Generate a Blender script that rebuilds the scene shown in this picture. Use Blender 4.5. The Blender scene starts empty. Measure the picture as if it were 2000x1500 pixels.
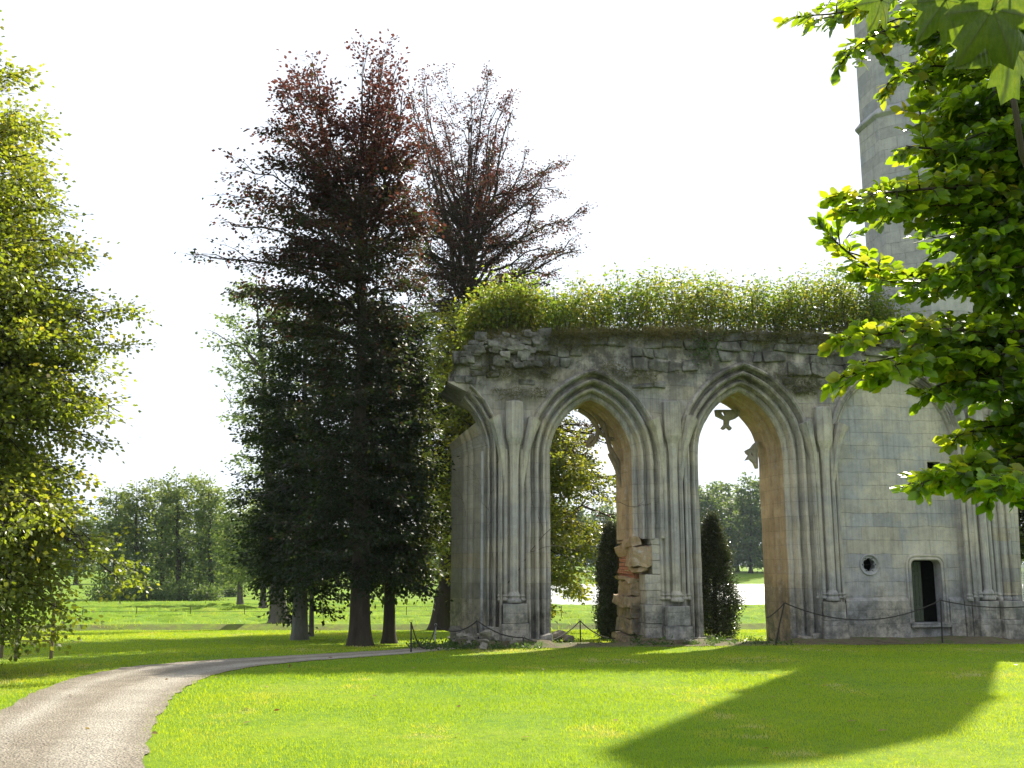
import bpy, bmesh, math, random
import numpy as np
from mathutils import Vector, Matrix, noise

random.seed(7)
RNG = np.random.default_rng(11)
R = math.radians
sc = bpy.context.scene
col = sc.collection

# ------------------------------------------------------------------ camera, sky, sun, exposure
F, CX, CY = 1963.0, 1000.0, 750.0
PITCH = R(10.25)
EYE = 1.65
cam_d = bpy.data.cameras.new('camera')
cam_d.sensor_width = 36.0
cam_d.lens = F / 2000.0 * 36.0
cam_d.clip_start = 0.05
cam_d.clip_end = 5000
cam = bpy.data.objects.new('camera', cam_d)
cam.location = (0, 0, EYE)
cam.rotation_euler = (R(90) + PITCH, 0, 0)
col.objects.link(cam)
sc.camera = cam

SUN_AZ, SUN_EL = R(26), R(39.5)
w = bpy.data.worlds.new('World')
sc.world = w
w.use_nodes = True
nt = w.node_tree
nt.nodes.clear()
out = nt.nodes.new('ShaderNodeOutputWorld')
bg = nt.nodes.new('ShaderNodeBackground')
bg.inputs['Strength'].default_value = 0.1
sky = nt.nodes.new('ShaderNodeTexSky')
sky.sky_type = 'NISHITA'
sky.sun_disc = False
sky.sun_elevation = SUN_EL
sky.sun_rotation = SUN_AZ
sky.air_density = 1.2
sky.dust_density = 1.5
tc = nt.nodes.new('ShaderNodeTexCoord')
mp = nt.nodes.new('ShaderNodeMapping')
mp.inputs['Scale'].default_value = (1, 1, 2.6)
nz = nt.nodes.new('ShaderNodeTexNoise')
nz.inputs['Scale'].default_value = 2.3
nz.inputs['Detail'].default_value = 6
rp = nt.nodes.new('ShaderNodeValToRGB')
rp.color_ramp.elements[0].position = 0.30
rp.color_ramp.elements[0].color = (0.50, 0.50, 0.50, 1)
rp.color_ramp.elements[1].position = 0.46
rp.color_ramp.elements[1].color = (1, 1, 1, 1)
mx = nt.nodes.new('ShaderNodeMixRGB')
mx.inputs[2].default_value = (4.15, 4.45, 4.95, 1)      # thin bright cloud veil over the blue
L = nt.links.new
L(tc.outputs['Generated'], mp.inputs['Vector'])
L(mp.outputs['Vector'], nz.inputs['Vector'])
L(nz.outputs['Fac'], rp.inputs['Fac'])
L(rp.outputs['Color'], mx.inputs[0])
L(sky.outputs['Color'], mx.inputs[1])
L(mx.outputs['Color'], bg.inputs['Color'])
L(bg.outputs['Background'], out.inputs['Surface'])

sun_d = bpy.data.lights.new('sun', 'SUN')
sun_d.energy = 4.6
sun_d.angle = R(0.55)
sun_d.color = (1.0, 0.93, 0.78)
sun = bpy.data.objects.new('sun', sun_d)
to_sun = Vector((math.sin(SUN_AZ) * math.cos(SUN_EL), math.cos(SUN_AZ) * math.cos(SUN_EL), math.sin(SUN_EL)))
sun.rotation_euler = to_sun.to_track_quat('Z', 'Y').to_euler()
sun.location = to_sun * 80
col.objects.link(sun)

sc.view_settings.view_transform = 'Standard'
sc.view_settings.look = 'None'
sc.view_settings.exposure = 1.45
sc.view_settings.gamma = 1.0
sc.render.engine = 'CYCLES'
cy = sc.cycles
cy.max_bounces = 8
cy.diffuse_bounces = 3
cy.glossy_bounces = 2
cy.transmission_bounces = 4
cy.transparent_max_bounces = 4
cy.sample_clamp_indirect = 6
cy.caustics_reflective = False
cy.caustics_refractive = False
cy.use_denoising = True

# ------------------------------------------------------------------ helpers
cp, sp = math.cos(PITCH), math.sin(PITCH)

def at(px, py, d):
    """world point on the photo ray (px,py) at ground distance y = d"""
    u, v = (px - CX) / F, (CY - py) / F
    k = d / (cp - v * sp)
    return Vector((u * k, d, EYE + (sp + v * cp) * k))

def sstep(t):
    t = np.clip(t, 0, 1)
    return t * t * (3 - 2 * t)

def vnoise(x, y, seed=0):
    x = np.asarray(x, float); y = np.asarray(y, float)
    xi, yi = np.floor(x), np.floor(y)
    fx, fy = x - xi, y - yi
    fx, fy = fx * fx * (3 - 2 * fx), fy * fy * (3 - 2 * fy)
    def h(a, b):
        s = np.sin(a * 127.1 + b * 311.7 + seed * 74.7) * 43758.5453
        return s - np.floor(s)
    return (h(xi, yi) * (1 - fx) + h(xi + 1, yi) * fx) * (1 - fy) + (h(xi, yi + 1) * (1 - fx) + h(xi + 1, yi + 1) * fx) * fy

TY = np.arange(-60, 2500, 0.5)
_k = [(-60, 0.2), (0, 0.0), (9, -0.03), (18, -0.20), (29, -0.56), (40, -1.0), (50, -1.40), (60, -1.72), (80, -1.98), (100, -2.2), (130, -2.65), (190, -2.7), (265, -2.7), (300, -0.4), (420, 0.6), (2500, 2.0)]
TZ = np.interp(TY, [a for a, b in _k], [b for a, b in _k])
for _ in range(3):
    TZ = np.convolve(np.pad(TZ, 6, mode='edge'), np.ones(13) / 13, 'valid')

def ledge_y(x):
    return 48.6 + 1.3 * np.sin(x * 0.07 + 1) + 0.5 * np.sin(x * 0.31)

def tz(x, y):
    x = np.asarray(x, float); y = np.asarray(y, float)
    z = np.interp(y, TY, TZ)
    b = sstep((y - ledge_y(x)) / 0.45)
    z = z + 0.28 * b * (1 - 0.5 * sstep((y - 60) / 40))
    n1 = vnoise(x * 0.55, y * 1.5, 1) - 0.5
    n2 = vnoise(x * 1.3, y * 2.6, 2) - 0.5
    z = z + sstep((y - ledge_y(x) - .6) / 5) * (1 - sstep((y - 95) / 30)) * (0.50 * n1 + 0.36 * n2)
    z = z + 0.05 * (vnoise(x * 0.12, y * 0.12, 3) - 0.5)
    right = sstep((x - 1) / 5)
    z = z - right * 0.42 * sstep((y - 75) / 42) * (1 - sstep((y - 262) / 20))
    lake = right * sstep((y - 119) / 5) * (1 - sstep((y - 256) / 10))
    return z * (1 - lake) + (-3.8) * lake

def tz1(x, y):
    return float(tz(x, y))

def ground(px, py):
    """where the photo ray meets the terrain"""
    u, v = (px - CX) / F, (CY - py) / F
    dx, dy, dz = u, cp - v * sp, sp + v * cp
    d = 4.0
    while d < 400:
        k = d / dy
        if EYE + dz * k <= tz1(dx * k, d):
            break
        d += 0.1 if d < 60 else 0.5
    k = d / dy
    return Vector((dx * k, d, tz1(dx * k, d)))

def tag(o, label=None, cat=None, group=None, kind=None):
    if label: o['label'] = label
    if cat: o['category'] = cat
    if group: o['group'] = group
    if kind: o['kind'] = kind
    return o

def empty(name, loc=(0, 0, 0), rz=0.0):
    o = bpy.data.objects.new(name, None)
    o.location = loc
    o.rotation_euler = (0, 0, rz)
    o.empty_display_size = 0.3
    col.objects.link(o)
    return o

def link(name, me, mats, parent=None):
    o = bpy.data.objects.new(name, me)
    for m in (mats if isinstance(mats, (list, tuple)) else [mats]):
        me.materials.append(m)
    col.objects.link(o)
    if parent is not None:
        o.parent = parent
    return o

class MB:
    def __init__(self):
        self.v, self.f, self.m = [], [], []
    def add(self, vs, fs, mi=0):
        n = len(self.v)
        self.v.extend([tuple(p) for p in vs])
        for f in fs:
            self.f.append(tuple(n + i for i in f))
            self.m.append(mi)
    def tube(self, pts, rad, sides=6, mi=0, cap=True):
        pts = [Vector(p) for p in pts]
        n = len(pts)
        if not hasattr(rad, '__len__'): rad = [rad] * n
        vs = []
        ref = Vector((0.13, 0.31, 0.94))
        for i, p in enumerate(pts):
            t = (pts[min(i + 1, n - 1)] - pts[max(i - 1, 0)])
            if t.length < 1e-6: t = Vector((0, 0, 1))
            t.normalize()
            r_ = ref if abs(t.dot(ref)) < 0.95 else Vector((1, 0, 0))
            a = t.cross(r_).normalized()
            b = t.cross(a)
            for k in range(sides):
                an = 2 * math.pi * k / sides
                vs.append(p + (a * math.cos(an) + b * math.sin(an)) * rad[i])
        fs = []
        for i in range(n - 1):
            for k in range(sides):
                k2 = (k + 1) % sides
                fs.append((i * sides + k, i * sides + k2, (i + 1) * sides + k2, (i + 1) * sides + k))
        if cap:
            fs.append(tuple(range(sides))[::-1])
            fs.append(tuple((n - 1) * sides + k for k in range(sides)))
        self.add(vs, fs, mi)
    def box(self, x0, x1, y0, y1, z0, z1, mi=0, jit=0.0, bev=0.0, sub=0):
        bm = bmesh.new()
        bmesh.ops.create_cube(bm, size=1)
        for v in bm.verts:
            v.co = Vector((x0 if v.co.x < 0 else x1, y0 if v.co.y < 0 else y1, z0 if v.co.z < 0 else z1))
            if jit: v.co += Vector((random.uniform(-jit, jit), random.uniform(-jit, jit), random.uniform(-jit, jit)))
        if bev:
            bmesh.ops.bevel(bm, geom=list(bm.edges), offset=bev, segments=2 if bev > 0.03 else 1, profile=0.6, affect='EDGES')
        if sub: bmesh.ops.subdivide_edges(bm, edges=list(bm.edges), cuts=sub, use_grid_fill=True)
        bm.verts.index_update()
        self.add([v.co[:] for v in bm.verts], [[v.index for v in f.verts] for f in bm.faces], mi)
        bm.free()
    def ring(self, prof, sides, cx=0, cy=0, mi=0, rot=0.0, sx=1, sy=1):
        """lathe about z: prof = [(r,z)]"""
        vs, fs = [], []
        for r_, z in prof:
            for k in range(sides):
                a = 2 * math.pi * k / sides + rot
                vs.append((cx + sx * r_ * math.cos(a), cy + sy * r_ * math.sin(a), z))
        n = len(prof)
        for i in range(n - 1):
            for k in range(sides):
                k2 = (k + 1) % sides
                fs.append((i * sides + k, i * sides + k2, (i + 1) * sides + k2, (i + 1) * sides + k))
        fs.append(tuple(range(sides))[::-1])
        fs.append(tuple((n - 1) * sides + k for k in range(sides)))
        self.add(vs, fs, mi)
    def build(self, name, mats, parent=None, smooth=False, rough=0.0, seed=0):
        me = bpy.data.meshes.new(name)
        vs = self.v
        if rough:
            vs = [tuple(Vector(p) + rough * noise.noise_vector(Vector(p) * 2.3 + Vector((seed, 0, 0))) + 0.5 * rough * noise.noise_vector(Vector(p) * 7.1)) for p in vs]
        me.from_pydata(vs, [], self.f)
        me.polygons.foreach_set('material_index', self.m)
        if smooth: me.polygons.foreach_set('use_smooth', [True] * len(self.f))
        me.update()
        return link(name, me, mats, parent)

RHOMB = (np.array([(0, 0, 0), (0.45, 0.5, 0.06), (1, 0, -0.04), (0.45, -0.5, 0.06)]), [(0, 1, 2, 3)])
OVATE = (np.array([(-0.18, 0, 0.0), (0, 0, 0), (0.22, 0.36, 0.05), (0.55, 0.46, 0.07), (0.82, 0.26, 0.03), (1, 0, -0.06),
                   (0.82, -0.26, 0.03), (0.55, -0.46, 0.07), (0.22, -0.36, 0.05), (0.55, 0, 0.0)]),
         [(1, 2, 3, 9), (9, 3, 4, 5), (9, 5, 6, 7), (1, 9, 7, 8), (0, 1, 8), (0, 2, 1)])
BLADE = (np.array([(0, 0.5, 0), (0, -0.5, 0), (1, 0, 0)]), [(0, 1, 2)])
BLADE2 = (np.array([(0, 0.5, 0), (0, -0.5, 0), (0.55, 0.38, 0.06), (0.55, -0.38, 0.06), (1, 0, 0.28)]), [(0, 1, 3, 2), (2, 3, 4)])

def unit(a):
    return a / np.maximum(np.linalg.norm(a, axis=1, keepdims=True), 1e-9)

class Leaves:
    def __init__(self):
        self.p, self.d, self.n, self.l, self.w, self.t = [], [], [], [], [], []
    def add(self, p, d, n, l, w, t):
        self.p.append(p); self.d.append(d); self.n.append(n)
        self.l.append(np.broadcast_to(l, (len(p),))); self.w.append(np.broadcast_to(w, (len(p),))); self.t.append(np.broadcast_to(t, (len(p),)))
    def count(self):
        return sum(len(p) for p in self.p)
    def build(self, name, mat, parent=None, template=RHOMB, smooth=False):
        P, D, N = np.concatenate(self.p), unit(np.concatenate(self.d)), np.concatenate(self.n)
        ln, wd, T = np.concatenate(self.l), np.concatenate(self.w), np.concatenate(self.t)
        S = unit(np.cross(N, D)); N = np.cross(D, S)
        tv, tf = template
        k = len(tv); n = len(P)
        V = (P[:, None, :] + tv[None, :, 0, None] * (D * ln[:, None])[:, None, :] + tv[None, :, 1, None] * (S * wd[:, None])[:, None, :]
             + tv[None, :, 2, None] * (N * ln[:, None])[:, None, :]).reshape(-1, 3)
        me = bpy.data.meshes.new(name)
        me.vertices.add(n * k)
        me.vertices.foreach_set('co', V.astype(np.float32).ravel())
        loops = np.array([i for f in tf for i in f])
        sizes = np.array([len(f) for f in tf])
        LI = (np.arange(n)[:, None] * k + loops[None, :]).ravel()
        me.loops.add(len(LI))
        me.loops.foreach_set('vertex_index', LI.astype(np.int32))
        SZ = np.tile(sizes, n)
        me.polygons.add(len(SZ))
        me.polygons.foreach_set('loop_start', np.concatenate([[0], np.cumsum(SZ)[:-1]]).astype(np.int32))
        at_ = me.attributes.new('tint', 'FLOAT', 'FACE')
        at_.data.foreach_set('value', np.repeat(T, len(tf)).astype(np.float32))
        if smooth: me.polygons.foreach_set('use_smooth', np.ones(len(SZ), bool))
        me.update(calc_edges=True)
        return link(name, me, mat, parent)

# ------------------------------------------------------------------ materials
def new_mat(name):
    m = bpy.data.materials.new(name)
    m.use_nodes = True
    m.node_tree.nodes.clear()
    return m, m.node_tree

class NT:
    def __init__(self, name):
        self.m, self.t = new_mat(name)
        self.o = self.n('ShaderNodeOutputMaterial')
    def n(self, ty, **kw):
        nd = self.t.nodes.new(ty)
        for k, v in kw.items():
            if k.startswith('_'): setattr(nd, k[1:], v)
            else: nd.inputs[k.replace('__', ' ')].default_value = v
        return nd
    def l(self, a, b):
        self.t.links.new(a, b)
    def noise(self, vec, scale, detail=4, rough=0.6):
        nd = self.n('ShaderNodeTexNoise', Scale=scale, Detail=detail, Roughness=rough)
        if vec is not None: self.l(vec, nd.inputs['Vector'])
        return nd.outputs['Fac']
    def ramp(self, fac, stops):
        nd = self.n('ShaderNodeValToRGB')
        el = nd.color_ramp.elements
        full = lambda c: tuple(c) + (1,) if hasattr(c, '__len__') else (c, c, c, 1)
        el[0].position, el[0].color = stops[0][0], full(stops[0][1])
        el[1].position, el[1].color = stops[-1][0], full(stops[-1][1])
        for p, c in stops[1:-1]:
            el.new(p).color = full(c)
        self.l(fac, nd.inputs['Fac'])
        return nd.outputs['Color']
    def mix(self, fac, a, b, mode='MIX'):
        nd = self.n('ShaderNodeMixRGB', _blend_type=mode)
        for i, x in enumerate((fac, a, b)):
            if hasattr(x, 'default_value') or hasattr(x, 'is_linked'): self.l(x, nd.inputs[i])
            elif hasattr(x, '__len__'): nd.inputs[i].default_value = tuple(x) + (1,)
            else: nd.inputs[i].default_value = x
        return nd.outputs['Color']
    def math(self, op, a, b=None, clamp=False):
        nd = self.n('ShaderNodeMath', _operation=op, _use_clamp=clamp)
        for i, x in enumerate((a, b)):
            if x is None: continue
            if hasattr(x, 'is_linked'): self.l(x, nd.inputs[i])
            else: nd.inputs[i].default_value = x
        return nd.outputs[0]
    def coords(self, kind='Object', scale=(1, 1, 1), rot=(0, 0, 0)):
        t = self.n('ShaderNodeTexCoord')
        mp = self.n('ShaderNodeMapping')
        mp.inputs['Scale'].default_value = scale
        mp.inputs['Rotation'].default_value = rot
        self.l(t.outputs[kind], mp.inputs['Vector'])
        return mp.outputs['Vector']
    def bump(self, h, strength=0.5, dist=0.02):
        nd = self.n('ShaderNodeBump', Strength=strength, Distance=dist)
        self.l(h, nd.inputs['Height'])
        return nd.outputs['Normal']
    def principled(self, color, rough=0.85, normal=None, spec=0.3, **kw):
        p = self.n('ShaderNodeBsdfPrincipled')
        if hasattr(color, 'is_linked'): self.l(color, p.inputs['Base Color'])
        else: p.inputs['Base Color'].default_value = tuple(color) + (1,)
        p.inputs['Roughness'].default_value = rough
        p.inputs['Specular IOR Level'].default_value = spec
        for k, v in kw.items(): p.inputs[k].default_value = v
        if normal is not None: self.l(normal, p.inputs['Normal'])
        return p.outputs[0]
    def done(self, sh):
        self.l(sh, self.o.inputs['Surface'])
        return self.m

def leaf_mat(name, stops, tstops, tfac=0.5, spec=0.35, rough=0.45):
    N = NT(name)
    a = N.n('ShaderNodeAttribute', _attribute_name='tint')
    c = N.ramp(a.outputs['Fac'], stops)
    t = N.ramp(a.outputs['Fac'], tstops)
    p = N.principled(c, rough, None, spec)
    tr = N.n('ShaderNodeBsdfTranslucent')
    N.l(t, tr.inputs['Color'])
    ms = N.n('ShaderNodeMixShader', Fac=tfac)
    N.l(p, ms.inputs[1]); N.l(tr.outputs[0], ms.inputs[2])
    return N.done(ms.outputs[0])

M = {}
M['lime'] = leaf_mat('lime_leaf', [(0, (.06, .08, .015)), (.45, (.105, .135, .022)), (.8, (.18, .17, .028)), (1, (.24, .16, .035))],
                     [(0, (.22, .30, .015)), (.5, (.38, .44, .022)), (1, (.58, .45, .035))], 0.48, 0.5, 0.4)
M['copper'] = leaf_mat('copper_beech_leaf', [(0, (.008, .017, .007)), (.42, (.013, .020, .008)), (.65, (.026, .014, .014)), (1, (.050, .020, .022))],
                       [(0, (.025, .055, .010)), (.42, (.05, .065, .012)), (.65, (.12, .036, .022)), (1, (.17, .058, .044))], 0.40, 0.22, 0.5)
M['darkgreen'] = leaf_mat('dark_beech_leaf', [(0, (.010, .018, .010)), (.6, (.020, .030, .012)), (1, (.045, .050, .014))],
                          [(0, (.035, .07, .012)), (.6, (.10, .13, .018)), (1, (.32, .30, .025))], 0.38, 0.2, 0.5)
M['yellowgreen'] = leaf_mat('yellow_maple_leaf', [(0, (.04, .06, .012)), (.5, (.08, .10, .015)), (1, (.15, .14, .02))],
                            [(0, (.12, .18, .012)), (.5, (.30, .32, .02)), (1, (.52, .44, .03))], 0.5, 0.35, 0.45)
M['oak'] = leaf_mat('oak_leaf', [(0, (.05, .075, .025)), (1, (.11, .14, .04))], [(0, (.16, .26, .06)), (1, (.36, .44, .12))], 0.45, 0.35, 0.5)
M['far'] = leaf_mat('far_leaf', [(0, (.035, .065, .022)), (.6, (.075, .115, .034)), (1, (.13, .16, .04))],
                    [(0, (.09, .17, .03)), (1, (.34, .40, .06))], 0.4, 0.3, 0.6)
M['yew'] = leaf_mat('yew_needle', [(0, (.012, .022, .010)), (.7, (.035, .050, .022)), (1, (.08, .085, .05))],
                    [(0, (.02, .04, .01)), (1, (.14, .16, .05))], 0.25, 0.6, 0.3)
M['walltop'] = leaf_mat('wall_shrub_leaf', [(0, (.05, .075, .015)), (.6, (.09, .12, .018)), (1, (.18, .15, .03))],
                        [(0, (.13, .24, .025)), (.6, (.29, .40, .028)), (1, (.50, .45, .04))], 0.47, 0.35, 0.5)
M['beech'] = leaf_mat('green_beech_leaf', [(0, (.03, .06, .010)), (.6, (.065, .11, .014)), (1, (.13, .13, .02))],
                      [(0, (.20, .38, .008)), (.6, (.42, .58, .012)), (1, (.66, .56, .03))], 0.52, 0.5, 0.35)
M['weed'] = leaf_mat('weed_leaf', [(0, (.025, .055, .012)), (1, (.07, .11, .02))], [(0, (.06, .14, .02)), (1, (.2, .3, .03))], 0.35)
M['blade'] = leaf_mat('grass_blade', [(0, (.060, .175, .008)), (.5, (.13, .245, .010)), (.85, (.25, .29, .03)), (1, (.40, .38, .17))],
                      [(0, (.26, .44, .010)), (.5, (.54, .66, .012)), (.85, (.74, .68, .04)), (1, (.66, .58, .22))], 0.42, 0.3, 0.5)
M['drygrass'] = leaf_mat('wall_grass', [(0, (.06, .07, .02)), (.6, (.12, .10, .035)), (1, (.2, .16, .07))], [(0, (.12, .16, .03)), (1, (.34, .28, .08))], 0.35)

def bark(name, c0, c1, scale=6):
    N = NT(name)
    v = N.coords('Object', (1, 1, 0.25))
    a = N.noise(v, scale, 6, 0.7)
    c = N.ramp(a, [(.3, c0), (.7, c1)])
    g = N.noise(N.coords('Object'), 1.1, 3)
    c = N.mix(N.ramp(g, [(.5, 0.0), (.75, .35)]), c, (.045, .055, .02))
    return N.done(N.principled(c, .9, N.bump(a, .8, .03), .2))
M['bark_dark'] = bark('dark_bark', (.022, .017, .013), (.055, .043, .032))
M['bark_grey'] = bark('grey_beech_bark', (.085, .085, .075), (.19, .185, .16), 4)
M['bark_oak'] = bark('oak_bark', (.05, .045, .04), (.12, .105, .09))
M['twig'] = bark('twig_bark', (.03, .024, .018), (.07, .055, .04), 20)

def stone(name, base, tint, warm, crust=True, blocks=True, crust_z=6.2, courses=False, streak=.62, bw=.92, bh=.415):
    N = NT(name)
    ob = N.coords('Object')
    big = N.noise(ob, 0.5, 6, 0.68)
    med = N.noise(ob, 2.4, 6, 0.7)
    fine = N.noise(ob, 22, 5, 0.7)
    c = N.mix(N.ramp(N.math('ADD', big, N.math('MULTIPLY', N.math('SUBTRACT', med, .5), .22)), [(.43, 0.0), (.56, 1.0)]), base, tint)
    h = N.math('MULTIPLY', fine, .35)
    if blocks:
        sx = N.n('ShaderNodeSeparateXYZ'); N.l(ob, sx.inputs[0])
        u = N.math('SUBTRACT', sx.outputs['X'], N.math('MULTIPLY', sx.outputs['Y'], .7))
        wv = N.math('MULTIPLY', N.noise(ob, .9, 3), .16)
        cb = N.n('ShaderNodeCombineXYZ'); N.l(u, cb.inputs[0]); N.l(N.math('ADD', sx.outputs['Z'], wv), cb.inputs[1])
        br = N.n('ShaderNodeTexBrick', Scale=1.0, _offset=0.43, _squash=1.35, _squash_frequency=3)
        br.inputs['Brick Width'].default_value = bw
        br.inputs['Row Height'].default_value = bh
        br.inputs['Mortar Size'].default_value = 0.006
        br.inputs['Mortar Smooth'].default_value = 0.5
        br.inputs['Color1'].default_value = (0, 0, 0, 1)
        br.inputs['Color2'].default_value = (1, 1, 1, 1)
        br.inputs['Mortar'].default_value = (.5, .5, .5, 1)
        N.l(cb.outputs[0], br.inputs['Vector'])
        bl = N.ramp(br.outputs['Color'], [(.55, 0.0), (.95, 1.0)])
        bl = N.mix(1.0, bl, N.ramp(big, [(.40, 1.0), (.58, .25)]), 'MULTIPLY')
        c = N.mix(N.math('MULTIPLY', bl, .7), c, warm)
        c = N.mix(1.0, c, N.ramp(br.outputs['Color'], [(.0, .86), (.5, 1.04)]), 'MULTIPLY')
        jm = N.math('MULTIPLY', br.outputs['Fac'], N.ramp(med, [(.42, .03), (.68, .55)]))
        c = N.mix(jm, c, (.09, .085, .08))
        h = N.math('SUBTRACT', h, N.math('MULTIPLY', br.outputs['Fac'], N.ramp(med, [(.3, .25), (.6, 1.0)])))
    if courses:
        at_ = N.n('ShaderNodeAttribute', _attribute_name='along')
        q = N.math('DIVIDE', at_.outputs['Fac'], .43)
        fr_ = N.math('FRACT', q)
        jt = N.math('LESS_THAN', fr_, .022)
        wn = N.n('ShaderNodeTexWhiteNoise', _noise_dimensions='1D'); N.l(N.math('FLOOR', q), wn.inputs['W'])
        c = N.mix(N.ramp(wn.outputs['Value'], [(.70, 0.0), (.95, .5)]), c, warm)
        c = N.mix(1.0, c, N.ramp(wn.outputs['Value'], [(.0, .86), (.6, 1.04)]), 'MULTIPLY')
        c = N.mix(N.math('MULTIPLY', jt, .45), c, (.08, .078, .072))
        h = N.math('SUBTRACT', h, N.math('MULTIPLY', jt, .8))
    c = N.mix(N.ramp(med, [(.42, .0), (.75, .6)]), c, [b * .48 for b in base])
    spots = N.noise(ob, 7, 7, .85)
    c = N.mix(N.math('MULTIPLY', N.ramp(spots, [(.53, 0.0), (.62, .75)]), N.ramp(N.noise(ob, .9, 3), [(.42, .1), (.58, 1.0)])), c, (.46, .46, .45))
    c = N.mix(N.ramp(N.noise(ob, 14, 5, .85), [(.56, 0.0), (.68, .5)]), c, [b * .38 for b in base])
    st = N.noise(N.coords('Object', (4.5, 4.5, .16)), 2.0, 6, .72)
    c = N.mix(N.math('MULTIPLY', N.ramp(st, [(.47, 0.0), (.66, .95)]), N.ramp(big, [(.35, streak), (.62, streak * .45)])), c, (.050, .048, .046))
    # damp algae stain creeping up from the foot
    if crust_z > 0:
        sz_ = N.n('ShaderNodeSeparateXYZ'); N.l(ob, sz_.inputs[0])
        dm = N.math('SUBTRACT', N.math('ADD', .55, N.math('MULTIPLY', med, 1.2)), N.math('MULTIPLY', sz_.outputs['Z'], .8), True)
        c = N.mix(N.math('MULTIPLY', dm, N.ramp(N.noise(ob, 3.1, 6, .75), [(.36, .1), (.60, .85)])), c, (.075, .078, .070))
    if crust:
        sx = N.n('ShaderNodeSeparateXYZ'); N.l(ob, sx.inputs[0])
        hz = N.math('ADD', sx.outputs['Z'], N.math('MULTIPLY', big, 2.6))
        k = N.n('ShaderNodeMapRange'); N.l(hz, k.inputs[0])
        k.inputs[1].default_value = crust_z + .9; k.inputs[2].default_value = crust_z + 2.5
        cm = N.math('MULTIPLY', k.outputs[0], N.ramp(N.noise(ob, 1.7, 7, .72), [(.38, .08), (.56, .86)]))
        c = N.mix(cm, c, (.050, .047, .043))
        mo = N.math('MULTIPLY', k.outputs[0], N.ramp(N.noise(ob, 1.3, 5, .7), [(.56, .0), (.68, .6)]))
        c = N.mix(mo, c, (.050, .056, .022))
    hh = N.math('ADD', h, N.math('MULTIPLY', med, .6))
    return N.done(N.principled(c, .92, N.bump(hh, .8, .04), .2))
M['stone'] = stone('weathered_limestone', (.34, .328, .316), (.50, .455, .37), (.40, .33, .21))
M['stone_plain'] = stone('respond_limestone', (.35, .338, .326), (.50, .455, .37), (.40, .33, .21), blocks=False)
M['mould'] = stone('moulded_limestone', (.35, .338, .326), (.51, .46, .375), (.40, .34, .23), blocks=False, courses=True)
M['infill'] = stone('infill_limestone', (.33, .328, .34), (.49, .45, .37), (.42, .37, .26), crust=False, streak=.35)
M['warm_stone'] = stone('ochre_limestone', (.27, .215, .145), (.35, .29, .205), (.42, .31, .18), crust=False)
M['warm_mould'] = stone('ochre_moulding', (.34, .255, .165), (.46, .355, .23), (.42, .31, .17), crust=False, blocks=False, courses=True, streak=.4)
M['cream_mould'] = stone('cream_moulding', (.36, .335, .285), (.46, .415, .33), (.48, .37, .21), crust=False, blocks=False, courses=True, streak=.3)
M['core'] = stone('ochre_core', (.30, .215, .125), (.38, .28, .17), (.42, .27, .13), crust=False, blocks=False, streak=.3)
M['rubble'] = stone('rubble_limestone', (.21, .205, .195), (.29, .275, .24), (.38, .30, .18), crust=True, blocks=False, crust_z=5.9)
M['tower'] = stone('pale_limestone', (.31, .312, .33), (.38, .37, .36), (.44, .42, .36), crust=False, streak=.25)
M['rock'] = stone('mossy_rock', (.19, .175, .15), (.26, .235, .19), (.3, .25, .15), crust=False, blocks=False, crust_z=-1)
def grass_ground():
    N = NT('lawn_ground')
    ob = N.coords('Object')
    a = N.noise(ob, .35, 5, .65); b = N.noise(ob, 6, 5, .7)
    c = N.ramp(a, [(.3, (.075, .155, .008)), (.55, (.14, .21, .010)), (.75, (.20, .23, .022))])
    c = N.mix(N.ramp(b, [(.35, .55), (.6, .0)]), c, (.05, .11, .010))
    # brown earth bank at the lawn edge, darkened to paint in its shade, and the mown hay swathes
    sx = N.n('ShaderNodeSeparateXYZ'); N.l(ob, sx.inputs[0])
    at_ = N.n('ShaderNodeAttribute', _attribute_name='earth')
    c = N.mix(N.math('MULTIPLY', at_.outputs['Fac'], N.ramp(N.noise(ob, 1.7, 4), [(.35, .25), (.6, .9)])), c, (.085, .065, .04))
    return N.done(N.principled(c, .95, N.bump(b, .6, .05), .1))
M['lawn'] = grass_ground()

def gravel():
    N = NT('gravel')
    ob = N.coords('Object')
    f = N.noise(ob, 30, 4, .85); m = N.noise(ob, 3, 7, .75); g = N.noise(ob, .8, 4, .6)
    at_ = N.n('ShaderNodeAttribute', _attribute_name='across')
    c = N.ramp(m, [(.3, (.225, .19, .142)), (.7, (.37, .325, .258))])
    tr = N.ramp(at_.outputs['Fac'], [(.0, .0), (.14, .2), (.24, 1.), (.36, .15), (.52, .0), (.64, .8), (.80, 1.0), (.92, .2), (1, 0)])
    c = N.mix(N.math('MULTIPLY', tr, .85), c, (.50, .46, .39))
    c = N.mix(N.ramp(g, [(.45, 0), (.7, .35)]), c, (.14, .11, .075))
    c = N.mix(N.ramp(f, [(.40, .65), (.52, 0)]), c, (.10, .085, .07))
    c = N.mix(N.ramp(f, [(.58, 0), (.66, .5)]), c, (.50, .48, .44))
    v = N.n('ShaderNodeTexVoronoi', Scale=38.0); N.l(ob, v.inputs['Vector'])
    return N.done(N.principled(c, .92, N.bump(N.math('ADD', v.outputs['Distance'], f), 1.0, .035), .2))
M['gravel'] = gravel()
def water():
    N = NT('lake_water')
    b = N.noise(N.coords('Object', (.5, 1.6, 1)), 1.5, 3)
    return N.done(N.principled((.12, .14, .14), .40, N.bump(b, .9, .5), 1.0))
M['water'] = water()
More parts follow.
